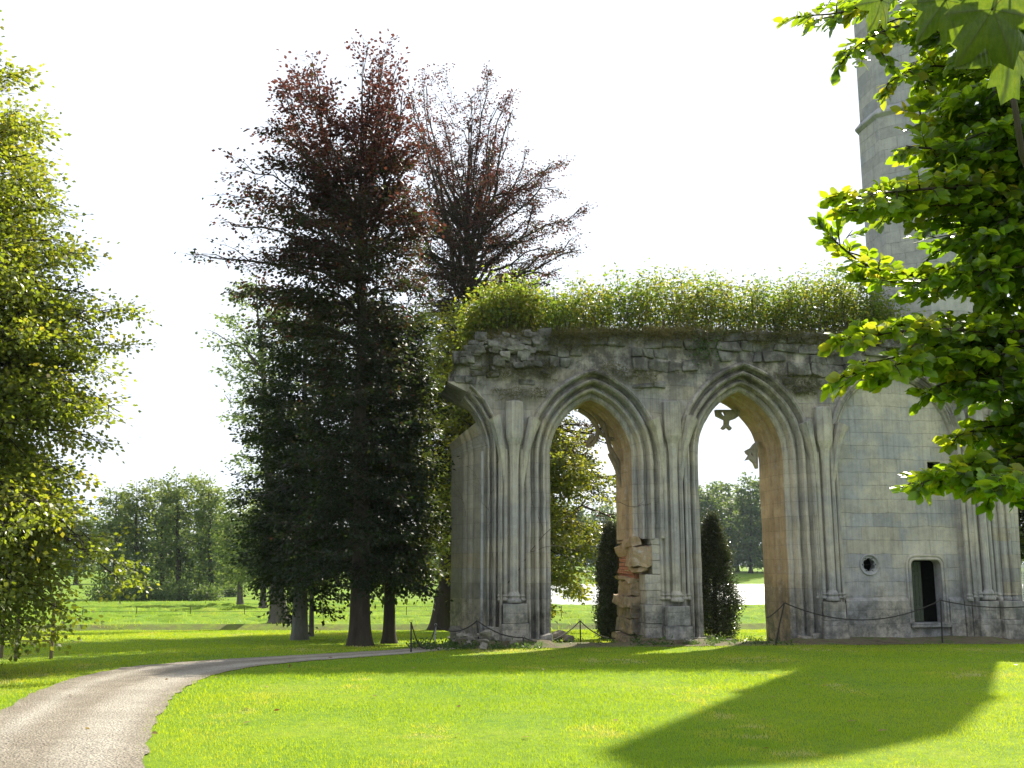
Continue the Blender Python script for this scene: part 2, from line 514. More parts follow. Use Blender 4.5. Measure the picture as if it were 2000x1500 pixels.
def simple(name, c, rough=.6, spec=.3, met=0.0, var=.25):
    N = NT(name)
    a = N.noise(N.coords('Object'), 9, 4)
    cc = N.ramp(a, [(.3, [x * (1 - var) for x in c]), (.7, [x * (1 + var) for x in c])])
    return N.done(N.principled(cc, rough, None, spec, Metallic=met))
M['iron'] = simple('rusty_iron', (.022, .02, .018), .7, .4)
M['paleiron'] = simple('galvanised_iron', (.30, .31, .30), .6, .4)
M['rope'] = simple('dark_rope', (.035, .032, .028), .9)
M['wood'] = simple('weathered_stake', (.16, .12, .08), .85)
M['doorwood'] = simple('green_grey_planks', (.045, .055, .036), .8)
M['void'] = simple('inner_shade_stone', (.03, .029, .027), .95)  # near-black colour paints in the shade of the doorway interior
M['white'] = simple('white_paint', (.66, .66, .64), .5, .3, 0, .06)
M['brick'] = simple('red_brick', (.30, .13, .075), .9, .2, 0, .35)
M['vine'] = simple('dry_vine', (.075, .06, .05), .9)
M['pale_flower'] = simple('pale_flower', (.55, .55, .50), .8)

# ------------------------------------------------------------------ terrain, path, lake
def axis(core0, core1, step, far, grow=1.16):
    a = list(np.arange(core0, core1 + 1e-6, step))
    s, x = step, core1
    while x < far:
        s *= grow; x += s; a.append(x)
    return a
xr = axis(0, 36, .55, 1100)
xs = np.array(sorted(set([-x for x in xr] + xr)))
ys = np.array([-y for y in axis(0, 6, 2, 60)][::-1][:-1] + axis(0, 110, .5, 2300, 1.10))
XX, YY = np.meshgrid(xs, ys)
ZZ = tz(XX, YY)
V = np.stack([XX, YY, ZZ], -1).reshape(-1, 3)
nx, ny = len(xs), len(ys)
ii = (np.arange(ny - 1)[:, None] * nx + np.arange(nx - 1)[None, :]).ravel()
Q = np.stack([ii, ii + 1, ii + 1 + nx, ii + nx], 1)
me = bpy.data.meshes.new('lawn')
me.from_pydata(V.tolist(), [], Q.tolist())
ea = me.attributes.new('earth', 'FLOAT', 'POINT')
e = 1 - np.clip(np.abs(YY - ledge_y(XX) - .2) / .8, 0, 1)
ea.data.foreach_set('value', e.ravel().astype(np.float32))
me.polygons.foreach_set('use_smooth', [True] * len(Q))
lawn = link('lawn', me, M['lawn'])
tag(lawn, 'bright green mown lawn running down to a rough meadow', 'lawn', kind='structure')

bm_ = MB()
xs_l = np.linspace(-2, 260, 40); 
bm_.add([(-4, 112, -3.0), (420, 112, -3.0), (420, 272, -3.0), (-4, 272, -3.0)], [(0, 1, 2, 3)])
lake = bm_.build('lake', M['water'])
tag(lake, 'bright pond water seen through the right arch', 'lake', kind='structure')

# gravel drive: left and right edges traced on the ground
Lp = [(-420, 1600), (-160, 1470), (0, 1392), (60, 1357), (140, 1326), (250, 1303), (400, 1291), (520, 1284), (640, 1277), (760, 1270.5), (850, 1262), (930, 1256)]
Rp = [(280, 1760), (283, 1560), (287, 1480), (296, 1425), (318, 1385), (355, 1348), (410, 1320), (510, 1301), (620, 1291), (770, 1280.5), (860, 1272), (940, 1265)]
def smooth_line(pts, n):
    P = np.array([[p.x, p.y] for p in pts])
    t = np.concatenate([[0], np.cumsum(np.linalg.norm(np.diff(P, axis=0), axis=1))])
    q = np.linspace(0, t[-1], n)
    A = np.stack([np.interp(q, t, P[:, 0]), np.interp(q, t, P[:, 1])], 1)
    for _ in range(6):
        A[1:-1] = (A[:-2] + 2 * A[1:-1] + A[2:]) / 4
    return A
NL = 150
LA = smooth_line([ground(*p) for p in Lp], NL)
RA = smooth_line([ground(*p) for p in Rp], NL)
jl = (vnoise(np.arange(NL) * .7, 0, 5) - .5) * .16
jr = (vnoise(np.arange(NL) * .7, 9, 6) - .5) * .16
NA = 14
vs, fs, ac = [], [], []
for i in range(NL):
    d = RA[i] - LA[i]; d /= np.linalg.norm(d)
    a, b = LA[i] + d * jl[i], RA[i] + d * jr[i]
    for k in range(NA + 1):
        p = a + (b - a) * k / NA
        vs.append((p[0], p[1], tz1(p[0], p[1]) + .014)); ac.append(k / NA)
for i in range(NL - 1):
    for k in range(NA):
        q = i * (NA + 1) + k
        fs.append((q, q + 1, q + NA + 2, q + NA + 1))
me = bpy.data.meshes.new('gravel_path')
me.from_pydata(vs, [], fs)
me.attributes.new('across', 'FLOAT', 'POINT').data.foreach_set('value', np.array(ac, np.float32))
me.polygons.foreach_set('use_smooth', [True] * len(fs))
path = link('gravel_path', me, M['gravel'])
tag(path, 'curving gravel drive with paler wheel tracks', 'path', kind='structure')

def on_path(x, y, grow=0.0):
    """inside the drive polygon (vectorised, even-odd)"""
    poly = np.concatenate([LA, RA[::-1]])
    inside = np.zeros(len(x), bool)
    j = len(poly) - 1
    for i in range(len(poly)):
        xi, yi, xj, yj = poly[i, 0], poly[i, 1], poly[j, 0], poly[j, 1]
        c = (yi > y) != (yj > y)
        if c.any():
            inside ^= c & (x < (xj - xi) * (y - yi) / ((yj - yi) if yj != yi else 1e-9) + xi)
        j = i
    return inside

# ------------------------------------------------------------------ the ruined abbey wall (local frame: x along it, y into it, z up)
TH = R(9.4)
W0 = Vector((0.05, 29.0, 0))
wall = empty('abbey_ruin', (W0.x, W0.y, 0), TH)
tag(wall, 'weathered abbey wall of pointed arches topped with shrubs', 'ruin', kind='thing')
ct, st_ = math.cos(TH), math.sin(TH)

def wp(px, py, n0=0.0):
    """photo pixel -> (s, z) on the wall plane at depth n0"""
    u, v = (px - CX) / F, (CY - py) / F
    dx, dy, dz = u, cp - v * sp, sp + v * cp
    k = (n0 + (-W0.x * st_ + W0.y * ct)) / (-dx * st_ + dy * ct)
    x, y = dx * k, dy * k
    return (x - W0.x) * ct + (y - W0.y) * st_, EYE + dz * k

def w2w(s, n, z):
    return Vector((W0.x + s * ct - n * st_, W0.y + s * st_ + n * ct, z))

THICK = 2.6
S = [wp(1003, 900)[0], wp(1312, 900)[0], wp(1608, 900)[0], wp(1905, 900)[0]]
ZG = -1.0
ZB = wp(1100, 1178)[1]           # top of the plinths
class Arch:
    def __init__(self, c, hw, zs, rise):
        self.c, self.w, self.zs, self.rise = c, hw, zs, rise
        self.R = (rise * rise + hw * hw) / (2 * hw)
    def half(self, o, z0, side, n_leg=14, n_arc=18, frac=1.0):
        k = self.R - self.w
        pts = [(self.c + side * (self.w + o), z0 + (self.zs - z0) * i / n_leg) for i in range(n_leg)]
        am = math.acos(k / (self.R + o)) * frac
        for i in range(n_arc + 1):
            a = am * i / n_arc
            pts.append((self.c + side * (-k + (self.R + o) * math.cos(a)), self.zs + (self.R + o) * math.sin(a)))
        return pts
    def path(self, o, z0l, z0r):
        a = self.half(o, z0l, -1)
        b = self.half(o, z0r, 1)
        return a + b[::-1][1:]
    def dist(self, s, z):
        """offset outside the inner edge at (s,z)"""
        k = self.R - self.w
        a = abs(s - self.c)
        if z <= self.zs: return a - self.w
        return math.hypot(a + k, z - self.zs) - self.R

l1, r1 = wp(1080, 900)[0], wp(1241, 900)[0]
l2, r2 = wp(1373, 900)[0], wp(1541, 900)[0]
z1s, z1a = wp(1160, 893)[1], wp(1160, 776)[1]
z2s, z2a = wp(1456, 888)[1], wp(1456, 761)[1]
A1 = Arch((l1 + r1) / 2, (r1 - l1) / 2, z1s, z1a - z1s)
A2 = Arch((l2 + r2) / 2, (r2 - l2) / 2, z2s, z2a - z2s)
l3, r3 = wp(1640, 900)[0], wp(1868, 900)[0]
z3s, z3a = wp(1750, 875)[1], wp(1750, 732)[1]
A3 = Arch((l3 + r3) / 2, (r3 - l3) / 2, z3s, z3a - z3s)
s0 = wp(945, 900)[0]
A0 = Arch(s0 - 1.25, 1.25, wp(945, 885)[1], z1a - z1s + .1)

def curve_solid(name, polys, y0, y1, mats, parent, bevel=0.0):
    cu = bpy.data.curves.new(name, 'CURVE')
    cu.dimensions = '2D'
    cu.fill_mode = 'BOTH'
    cu.extrude = (y1 - y0) / 2
    for P in polys:
        s = cu.splines.new('POLY')
        s.points.add(len(P) - 1)
        for q, (a, b) in zip(s.points, P): q.co = (a, b, 0, 1)
        s.use_cyclic_u = True
    o = bpy.data.objects.new(name, cu)
    col.objects.link(o)
    me = bpy.data.meshes.new_from_object(o.evaluated_get(bpy.context.evaluated_depsgraph_get()))
    bpy.data.objects.remove(o)
    bpy.data.curves.remove(cu)
    # curve plane XY -> wall plane XZ ; extrude z -> depth y
    for v in me.vertices:
        x, y, z = v.co
        v.co = (x, (y0 + y1) / 2 - z, y)
    me.update()
    me.name = name
    return link(name, me, mats, parent)

# ragged top line of the masonry
tops = [(868, 752), (884, 738), (893, 705), (915, 676), (940, 662), (1000, 656), (1080, 654), (1180, 652), (1300, 650), (1420, 652), (1540, 656), (1650, 660), (1720, 664), (1800, 670), (1845, 690), (1880, 735), (1930, 738), (1962, 752), (1975, 790)]
TP = [wp(*p) for p in tops]
ts = np.array([p[0] for p in TP]); tzv = np.array([p[1] for p in TP])
STOP = np.linspace(ts[0] + .1, ts[-1], 130)
topline = []
for i, s in enumerate(STOP):
    z = float(np.interp(s, ts, tzv))
    q = random.choice((0, 0, .0, -.12, .06, -.06))
    topline.append((s, z + q)); topline.append((s + .04, z + q + random.uniform(-.03, .03)))
PS0 = .62
left_half = A0.half(.5, ZG, 1, frac=.52)
outer = [(s, z) for s, z in left_half] + topline + [(S[3] + 1.15, ZG)]
def hole(A, o, z0=ZG + .05):
    P = A.path(o, z0, z0)
    return P
body = curve_solid('masonry', [outer, hole(A1, .70), hole(A2, .70), hole(A3, .16)], 0.0, THICK, M['stone'], wall)

PROF = [(.84, .03), (.80, -.10), (.74, -.15), (.69, -.11), (.665, .04), (.61, .15), (.555, .12), (.535, -.03), (.49, -.075), (.44, -.04), (.415, .06), (.385, .25), (.345, .27), (.305, .15),
        (.265, .10), (.215, .125), (.185, .21), (.165, .36), (.12, .345), (.06, .35), (0, .43)]
REV = [(0, .80), (.015, .84), (.05, .86), (.05, 1.02), (-.01, 1.06), (-.035, 1.13), (-.01, 1.20), (.04, 1.24), (.05, 1.36), (.0, 1.42), (-.02, 1.50), (.0, 1.58), (.03, 1.64), (.03, 2.0), (.02, 2.30), (.10, 2.45), (.30, 2.56), (.8, 2.63)]

def sweep(name, A, prof, rev, z0l, z0r, parent, only=None, frac=1.0, pscale=1.0, splay=0.0, seed=0, warm='warm_mould'):
    """moulded jambs and arch, swept round the opening: one ring of profile points per path point"""
    pts = [(o * pscale, n, 0) for o, n in prof] + [(o - splay * max(0, n - .4), n, 1) for o, n in rev]
    mb = MB()
    cols = []
    for o, n, mi in pts:
        P = A.half(o, z0r, 1, frac=frac) if only == 1 else A.path(o, z0l, z0r)
        cols.append([(s, n, z) for s, z in P])
    m = len(cols[0]); k = len(cols)
    rnd = random.Random(seed)
    vs = []
    for j in range(m):
        e = Vector((rnd.uniform(-.006, .006), rnd.uniform(-.008, .008), 0))
        for i in range(k):
            vs.append(Vector(cols[i][j]) + e)
    f0, f1 = [], []
    for j in range(m - 1):
        for i in range(k - 1):
            f = (j * k + i, j * k + i + 1, (j + 1) * k + i + 1, (j + 1) * k + i)
            (f1 if pts[i + 1][2] else f0).append(f)
    mb.add(vs, f0, 0)
    n0 = len(mb.v)
    mb.f += f1; mb.m += [1] * len(f1)
    # close the cut ends
    mb.f.append(tuple(range(k))); mb.m.append(1)
    mb.f.append(tuple((m - 1) * k + i for i in range(k))[::-1]); mb.m.append(1)
    ob_ = mb.build(name, [M['mould'], M[warm]], parent, rough=.014, seed=seed)
    mid = cols[len(prof) // 2]
    al = [0.0]
    for j in range(1, m): al.append(al[-1] + math.hypot(mid[j][0] - mid[j - 1][0], mid[j][2] - mid[j - 1][2]))
    ob_.data.attributes.new('along', 'FLOAT', 'POINT').data.foreach_set('value', np.repeat(np.array(al, np.float32), k))
    return ob_

zbreak = wp(1245, 1052)[1]
arch1 = sweep('arch_moulding', A1, PROF, REV, ZG, zbreak, wall, seed=1)
arch2 = sweep('arch_moulding', A2, PROF, REV, ZG, ZG, wall, seed=2)
PROF3 = [(.36, .03), (.34, -.08), (.28, -.12), (.235, -.07), (.215, .03), (.17, .06), (.13, .0), (.09, .02), (.06, .10), (.02, .14), (0, .26)]
arch3 = sweep('arch_moulding', A3, PROF3, [(0, .30), (.2, .30)], ZG, ZG, wall, seed=3)
arch0 = sweep('broken_arch', A0, PROF[:18], [(.10, .60), (.14, .95), (.30, 1.0)], ZB, ZG, wall, only=1, frac=.70, pscale=.66, splay=.0, seed=4, warm='cream_mould')
sweep('broken_jamb', A0, [(.30, .30), (.11, .33), (.07, .40), (.0, .50)], REV, ZB, ZG, wall, only=1, frac=.40, pscale=1.0, splay=.37, seed=14, warm='cream_mould')

# infill of the blind third bay with door, round window and putlog hole
def rect(px0, py0, px1, py1, n0, r=0.0):
    s_a, z_a = wp(px0, py1, n0); s_b, z_b = wp(px1, py0, n0)
    if not r: return [(s_a, z_a), (s_b, z_a), (s_b, z_b), (s_a, z_b)]
    P = [(s_a, z_a), (s_b, z_a)]
    for cx_, a0 in ((s_b - r, 0), (s_a + r, 90)):
        for q in range(7):
            a = R(a0 + q * 15)
            P.append((cx_ + r * math.cos(a), z_b - r + r * math.sin(a)))
    return P
NI = .24
DOOR = rect(1786, 1094, 1836, 1216, NI, .16)
oc_s, oc_z = wp(1698, 1103, NI)
OCR = .255
circ = [(oc_s + OCR * math.cos(R(a)), oc_z + OCR * math.sin(R(a))) for a in range(0, 360, 10)]
PUT = rect(1812, 902, 1836, 922, NI)
inf_out = A3.path(.12, ZG, ZG)
infill = curve_solid('infill_wall', [inf_out, DOOR, circ, PUT], NI, .62, M['infill'], wall)
mb = MB()
mb.box(l3 - .3, r3 + .3, 1.9, 2.2, ZG, z3a + .3)
mb.build('inner_wall', M['void'], wall)
# plinth slope along the foot of the infill
zs_ = wp(1700, 1170, NI)[1]
d_l, d_r = DOOR[0][0], DOOR[1][0]
for a, b in ((l3 + .02, d_l - .18), (d_r + .18, r3 - .02)):
    mb = MB()
    mb.add([(a, NI + .03, zs_ + .05), (b, NI + .03, zs_ + .05), (b, NI - .02, zs_ + .03), (a, NI - .02, zs_ + .03), (b, NI - .09, zs_ - .06), (a, NI - .09, zs_ - .06), (b, NI - .09, ZG), (a, NI - .09, ZG), (a, NI + .05, ZG), (b, NI + .05, ZG)],
           [(0, 3, 2, 1), (3, 5, 4, 2), (5, 7, 6, 4), (0, 8, 7, 5, 3), (1, 2, 4, 6, 9)])
    mb.build('plinth_course', M['infill'], wall, rough=.012)

# door surround, leaf, threshold
fr = MB()
prof = [(.0, .02), (.0, -.03), (.04, -.05), (.075, -.03), (.09, .0), (.11, -.035), (.15, -.045), (.175, -.03), (.185, .02)]
pth = [DOOR[1]] + DOOR[2:] + [DOOR[0]]
cen = ((DOOR[0][0] + DOOR[1][0]) / 2)
vs = []; k = len(prof)
for i, (a, b) in enumerate(pth):
    pa = pth[max(i - 1, 0)]; pb = pth[min(i + 1, len(pth) - 1)]
    tx, ty = pb[0] - pa[0], pb[1] - pa[1]
    q = math.hypot(tx, ty); nx_, ny_ = ty / q, -tx / q
    if i in (0, len(pth) - 1): nx_, ny_ = (1 if a > cen else -1), 0
    for o, n in prof: vs.append((a + nx_ * o, NI + n, b + ny_ * o))
fr.add(vs, [(i * k + j, i * k + j + 1, (i + 1) * k + j + 1, (i + 1) * k + j) for i in range(len(pth) - 1) for j in range(k - 1)])
fr.box(DOOR[0][0] - .15, DOOR[1][0] + .15, NI - .16, NI + .5, DOOR[0][1] - .14, DOOR[0][1] - .005, jit=.01, bev=.02)
fr.build('door_surround', M['infill'], wall, rough=.008)
dw = DOOR[1][0] - DOOR[0][0]; dh = max(p[1] for p in DOOR) - DOOR[0][1]
dl = MB()
np_ = 4
for i in range(np_):
    a = i * dw * .52 / np_
    dl.box(a + .004, a + dw * .52 / np_ - .004, 0, .035, 0, dh * .97, bev=.006)
dl.box(.01, dw * .50, -.018, -.001, dh * .2, dh * .2 + .09, bev=.005)
dl.box(.01, dw * .50, -.018, -.001, dh * .75, dh * .75 + .09, bev=.005)
dleaf = dl.build('door_leaf', M['doorwood'], wall)
dleaf.location = (DOOR[0][0] + .01, NI + .22, DOOR[0][1] + .01)
dleaf.rotation_euler = (0, 0, R(10))
# round window: moulded ring and cusped six-lobed tracery
rg = MB()
vs, fs = [], []
profr = [(OCR + .075, .0), (OCR + .07, -.03), (OCR + .045, -.05), (OCR + .02, -.03), (OCR, .01), (OCR - .005, .06)]
for a in range(36):
    c_, s_ = math.cos(R(a * 10)), math.sin(R(a * 10))
    for r_, n in profr: vs.append((oc_s + r_ * c_, NI + n, oc_z + r_ * s_))
kk = len(profr)
for a in range(36):
    for j in range(kk - 1):
        fs.append((a * kk + j, a * kk + j + 1, ((a + 1) % 36) * kk + j + 1, ((a + 1) % 36) * kk + j))
rg.add(vs, fs)
ocw = rg.build('round_window', M['infill'], wall, smooth=True)
lob = []
for a in range(0, 360, 4):
    t = R(a)
    ph = ((a + 30) % 60) - 30
    r_ = .098 * math.cos(R(ph)) + math.sqrt(max(0, .068 ** 2 - (.098 * math.sin(R(ph))) ** 2)) if abs(.098 * math.sin(R(ph))) < .068 else .085
    lob.append((oc_s + 1.22 * r_ * math.cos(t + R(30)), oc_z + 1.22 * r_ * math.sin(t + R(30))))
circ2 = [(oc_s + (OCR + .002) * math.cos(R(a)), oc_z + (OCR + .002) * math.sin(R(a))) for a in range(0, 360, 10)]
small = []
for q in range(6):
    cx_, cz_ = oc_s + .205 * math.cos(R(q * 60 + 0)), oc_z + .205 * math.sin(R(q * 60 + 0))
    small.append([(cx_ + .026 * math.cos(R(a)), cz_ + .026 * math.sin(R(a))) for a in range(0, 360, 45)])
curve_solid('window_tracery', [circ2, lob] + small, NI + .015, NI + .12, M['tower'], ocw)
mb = MB()
mb.tube([(oc_s - .2, NI + .2, oc_z), (oc_s + .2, NI + .2, oc_z)], .009, 6)
mb.build('window_bar', M['iron'], ocw)

# vault responds on each pier: shaft, broken springer block, rib stubs, base
def respond(sx, ztop, zblk, zbase, seed, ribs=(1, 1), rw=1.0):
    rnd = random.Random(seed)
    mb = MB()
    # shaft swelling into the octagonal springer
    prof = [(.125, zbase + .30), (.125, zblk - .9), (.135, zblk - .55), (.175, zblk - .15), (.255 * rw, zblk + .08), (.275 * rw, zblk + .35), (.27 * rw, ztop - .03), (.25 * rw, ztop)]
    mb.ring(prof, 8, sx, -.10, rot=R(22.5))
    for off, rad, yy in ((-.24, .065, -.05), (.24, .065, -.05), (-.40, .05, -.02), (.40, .05, -.02)):
        zt = zblk - .1 - abs(off) * .6
        mb.ring([(rad, zbase + .22), (rad, zt)], 10, sx + off, yy)
        mb.ring([(rad * 1.3, zbase + .05), (rad * 1.7, zbase + .09), (rad * 1.3, zbase + .13), (rad * 1.15, zbase + .16), (rad * 1.5, zbase + .19), (rad * 1.05, zbase + .24)], 10, sx + off, yy)
    mb.ring([(.20, zbase), (.215, zbase + .04), (.20, zbase + .08), (.165, zbase + .12), (.16, zbase + .15), (.185, zbase + .19), (.17, zbase + .23), (.13, zbase + .31)], 12, sx, -.10)
    sh = mb.build('respond_shaft', M['stone_plain'], wall, rough=.012, seed=seed)
    rb = MB()
    for sd in (-1, 1):
        if not ribs[0 if sd < 0 else 1]: continue
        h = rnd.uniform(.8, 1.1)
        P = [(sx + sd * .26, .02, zblk - 1.25), (sx + sd * .31, -.03, zblk - .75), (sx + sd * .37, -.09, zblk - .25), (sx + sd * .47, -.15, zblk + .18), (sx + sd * .60, -.22, zblk + .18 + h * .45)]
        vs, fs = [], []
        for i, p in enumerate(P):
            wd = .07 + .025 * i
            dpt = .12 + .03 * i
            for a, b in ((-wd, dpt), (-wd, -.02), (-wd * .45, -dpt * .8), (wd * .45, -dpt * .8), (wd, -.02), (wd, dpt)):
                vs.append((p[0] + a, p[1] + b, p[2] + (-a * sd * .5 if i == 4 else 0)))
        n = 6
        for i in range(len(P) - 1):
            for q in range(n):
                q2 = (q + 1) % n
                fs.append((i * n + q, i * n + q2, (i + 1) * n + q2, (i + 1) * n + q))
        fs.append(tuple((len(P) - 1) * n + q for q in range(n)))
        rb.add(vs, fs)
    if rb.v: rb.build('rib_stub', M['stone_plain'], wall, rough=.012, seed=seed + 3)
    return sh
for i, (px, pt, pb_) in enumerate(((1003, 786, 862), (1312, 786, 858), (1608, 797, 868), (1915, 745, 850))):
    respond(S[i], wp(px, pt)[1], wp(px, pb_)[1], ZB + .02, 20 + i, ribs=((1, 1), (1, 1), (1, 1), (1, 0))[i], rw=1.0)
# extra wall shafts of the right pier
mb = MB()
for k, (px, rad) in enumerate(((1880, .07), (1893, .05), (1937, .07), (1952, .09), (1966, .07))):
    s_ = wp(px, 1000)[0]
    mb.ring([(rad, ZB + .1), (rad, wp(1900, 800 + 8 * (k % 3))[1])], 10, s_, -.03)
    mb.ring([(rad * 1.5, ZB), (rad * 1.6, ZB + .06), (rad * 1.2, ZB + .12), (rad * 1.4, ZB + .17), (rad, ZB + .22)], 10, s_, -.03)
mb.build('respond_shaft', M['stone'], wall, rough=.01, seed=9)

# plinths: irregular stacked blocks under each pier
def plinth(a, b, n0, n1, ztop, courses=2, lay=.10):
    pl = MB()
    z0 = ZG
    hs = [ztop - ZG - .55, .55] if courses == 2 else [ztop - ZG]
    for j, h in enumerate(hs):
        g = lay * (len(hs) - 1 - j)
        x = a - g
        while x < b + g - .05:
            x2 = min(b + g, x + random.uniform(.6, 1.0))
            if b + g - x2 < .3: x2 = b + g
            pl.box(x + .003, x2 - .003, n0 - g * .8 + random.uniform(-.02, .02), n1 + g, z0 + .002, z0 + h - .002, jit=.008, bev=.016)
            x = x2
        z0 += h
    pl.build('plinth', M['stone'], wall, rough=.03, seed=int(abs(a) * 10))
plinth(A0.c + A0.w + .02, S[0] - .38, -.06, 2.45, ZB - .62, 1, .0)
plinth(S[0] - .33, S[0] + .36, -.24, .4, ZB, 2, .05)
plinth(r1 + .20, S[1] - .42, -.04, .9, ZB - .05, 2, .0)
zz_ = ZB - .05
pl = MB()
while zz_ < zbreak:
    h_ = min(random.uniform(.35, .5), zbreak + .02 - zz_)
    cut = wp(1271, 1066)[0] + .01 if zz_ + h_ > wp(1240, 1110)[1] - .02 else r1 + .20 + random.uniform(-.03, .04)
    pl.box(cut, r1 + .74, -.015, .85, zz_, zz_ + h_ - .004, jit=.008, bev=.02)
    zz_ += h_
pl.build('jamb_repair', M['stone'], wall, rough=.03, seed=5)
plinth(S[1] - .36, S[1] + .36, -.24, .4, ZB - .1, 2, .05)
plinth(S[2] - .36, S[2] + .36, -.24, .4, ZB + .0, 2, .05)
plinth(S[3] - .40, S[3] + .25, -.24, .6, ZB + .0, 2, .05)
plinth(S[3] + .27, S[3] + 1.2, -.42, 2.2, ZB + .0, 2, .08)
for s_, n_ in ((l1 - .25, -.02), (l1 - .55, -.05), (l2 - .3, -.02), (r2 + .3, -.04), (r2 + .62, -.03)):
    pl = MB()
    pl.box(s_ - .2, s_ + .2, n_ - .08, .4, ZG, ZG + .60 + random.uniform(-.08, .16), jit=.03, bev=.05)
    pl.build('jamb_foot', M['stone'], wall, rough=.03, seed=5)

# broken right jamb of the first opening: exposed ochre core and red brick patch
co = MB()
z = ZG
rs = random.Random(4)
zbr0, zbr1 = wp(1230, 1130)[1], wp(1230, 1084)[1]
while z < zbreak + .02:
    h = rs.uniform(.30, .46)
    if z + h > zbreak - .1: h = zbreak - z + .02
    if z < zbr0 < z + h: h = zbr0 - z
    isb = zbr0 - .01 < z < zbr1 - .05
    if isb: h = zbr1 - z
    a = r1 - .05 + rs.uniform(-.07, .07) + (.07 if isb else 0)
    if isb:
        for q in range(6):
            co.box(a + rs.uniform(-.02, .02), r1 + .30, .62 + rs.uniform(-.03, .03), 2.3, z + q * h / 6, z + (q + 1) * h / 6 - .010, mi=1, jit=.008, bev=.012)
    else:
        co.box(a, r1 + .30, .60 + rs.uniform(-.12, .06), 2.35, z, z + h - .006, jit=.06, sub=4)
    z += h
sA, zA = wp(1242, 1106); sB, zB_ = wp(1271, 1066)
co.box(sA - .05, sB, -.05, .9, zA, zB_, jit=.05, sub=4)
co.box(sA + .02, sB - .14, .02, .8, zA - .16, zA - .005, jit=.05, sub=4)
co.box(sA - .12, sB - .25, .06, .9, zB_ + .004, zB_ + .22, jit=.05, sub=4)
co.build('exposed_core', [M['core'], M['brick']], wall, rough=.085, seed=8)

# rough coursed rubble facing across the top of the wall
rbm = MB()
rr = random.Random(12)
def outside_arches(s, z, pad):
    return all(A.dist(s, z) > o + pad for A, o in ((A1, .82), (A2, .82), (A3, .36)))
zc = wp(1300, 800)[1]
row = 0
while zc < wp(1300, 650)[1] + .2:
    h = rr.uniform(.22, .40)
    s = ts[0] + .15 + rr.uniform(0, .4)
    while s < S[3] + .5:
        wd = rr.uniform(.28, .85)
        m_ = s + wd / 2; zt = float(np.interp(m_, ts, tzv))
        low = zc < wp(1300, 735)[1]
        if zc + h < zt + .12 and outside_arches(m_, zc + h / 2, .10 + wd * .40) and rr.random() < (.42 if low else .88) and not (A0.dist(m_, zc) < .75 and zc < zt - 1.2):
            nearresp = min(abs(m_ - q) for q in S) < .42 and zc < wp(1300, 775)[1]
            if not nearresp:
                pr = rr.uniform(-.02, .10) if not low else rr.uniform(-.03, .05)
                rbm.box(s + .012, s + wd - .012, -.06 - pr, .35, zc + .012, zc + h - .012, jit=.05, bev=rr.uniform(.03, .07))
        s += wd
    zc += h
rbm.build('rubble_facing', M['rubble'], wall, rough=.07, seed=3)
# loose crown stones on the broken left shoulder
rbm = MB()
for i in range(110):
    s = rr.uniform(ts[0] + .25, ts[0] + 3.0); z = float(np.interp(s, ts, tzv)) - abs(rr.gauss(0, .55)) + .05
    a = rr.uniform(.07, .2)
    if A0.dist(s, z) < .55 or not outside_arches(s, z, .1): continue
    rbm.box(s - a, s + a, -.16 - rr.uniform(0, .1), .3, z - a * .6, z + a * .6, jit=.05, bev=.05)
for i in range(150):
    s = rr.uniform(ts[0] + .4, S[3] + .4); z = float(np.interp(s, ts, tzv)) + rr.uniform(-.12, .06)
    a = rr.uniform(.1, .3); n = rr.uniform(0, 2.2)
    rbm.box(s - a, s + a, n - .15, n + .3, z - a * .5, z + a * .45, jit=.05, bev=.05)
rbm.build('loose_stones', M['rubble'], wall, rough=.04, seed=6)['kind'] = 'stuff'

# tracery fragments still hanging in the openings
def tracery(name, pts_px, holes_px, n0, th, A=None):
    polys = [[wp(a, b, n0) for a, b in pts_px]] + [[wp(a, b, n0) for a, b in H] for H in holes_px]
    return curve_solid(name, polys, n0, n0 + th, M['stone'], wall)
NT_ = 1.9
tracery('tracery_cusp', [(1398, 800), (1446, 800), (1444, 812), (1436, 818), (1425, 822), (1424, 830), (1430, 836), (1427, 840), (1420, 834), (1415, 839), (1410, 836), (1416, 828), (1416, 820), (1408, 816), (1400, 812)],
        [[(1409, 806), (1413, 812), (1418, 811), (1415, 804)]], NT_, .16)
tracery('tracery_cusp', [(1480, 862), (1474, 866), (1468, 874), (1457, 880), (1459, 885), (1464, 889), (1457, 899), (1466, 897), (1473, 904), (1478, 915), (1481, 915)], [[(1468, 882), (1467, 890), (1472, 892)]], NT_, .16)
def curl(pxs, rad, n0):
    mb = MB()
    P = [(*wp(a, b, n0),) for a, b in pxs]
    pts = [Vector((s, n0, z)) for s, z in P]
    # smooth
    for _ in range(2):
        q = [pts[0]]
        for i in range(len(pts) - 1):
            q += [pts[i] * .75 + pts[i + 1] * .25, pts[i] * .25 + pts[i + 1] * .75]
        pts = q + [pts[-1]]
    mb.tube(pts, rad, 6)
    return mb
mb = curl([(1130, 800), (1150, 812), (1166, 830), (1168, 850), (1158, 868), (1146, 872), (1150, 862), (1160, 852)], .075, 1.7)
mb2 = curl([(1158, 800), (1176, 825), (1186, 852), (1192, 880), (1206, 900), (1215, 925)], .085, 1.7)
mb.add(mb2.v, mb2.f)
mb2 = curl([(1168, 840), (1178, 850), (1188, 856), (1199, 858)], .06, 1.7)
mb.add(mb2.v, mb2.f)
mb2 = curl([(1190, 885), (1196, 900), (1204, 915), (1214, 950)], .07, 1.7)
mb.add(mb2.v, mb2.f)
mb.build('tracery_bar', M['warm_stone'], wall, rough=.015)

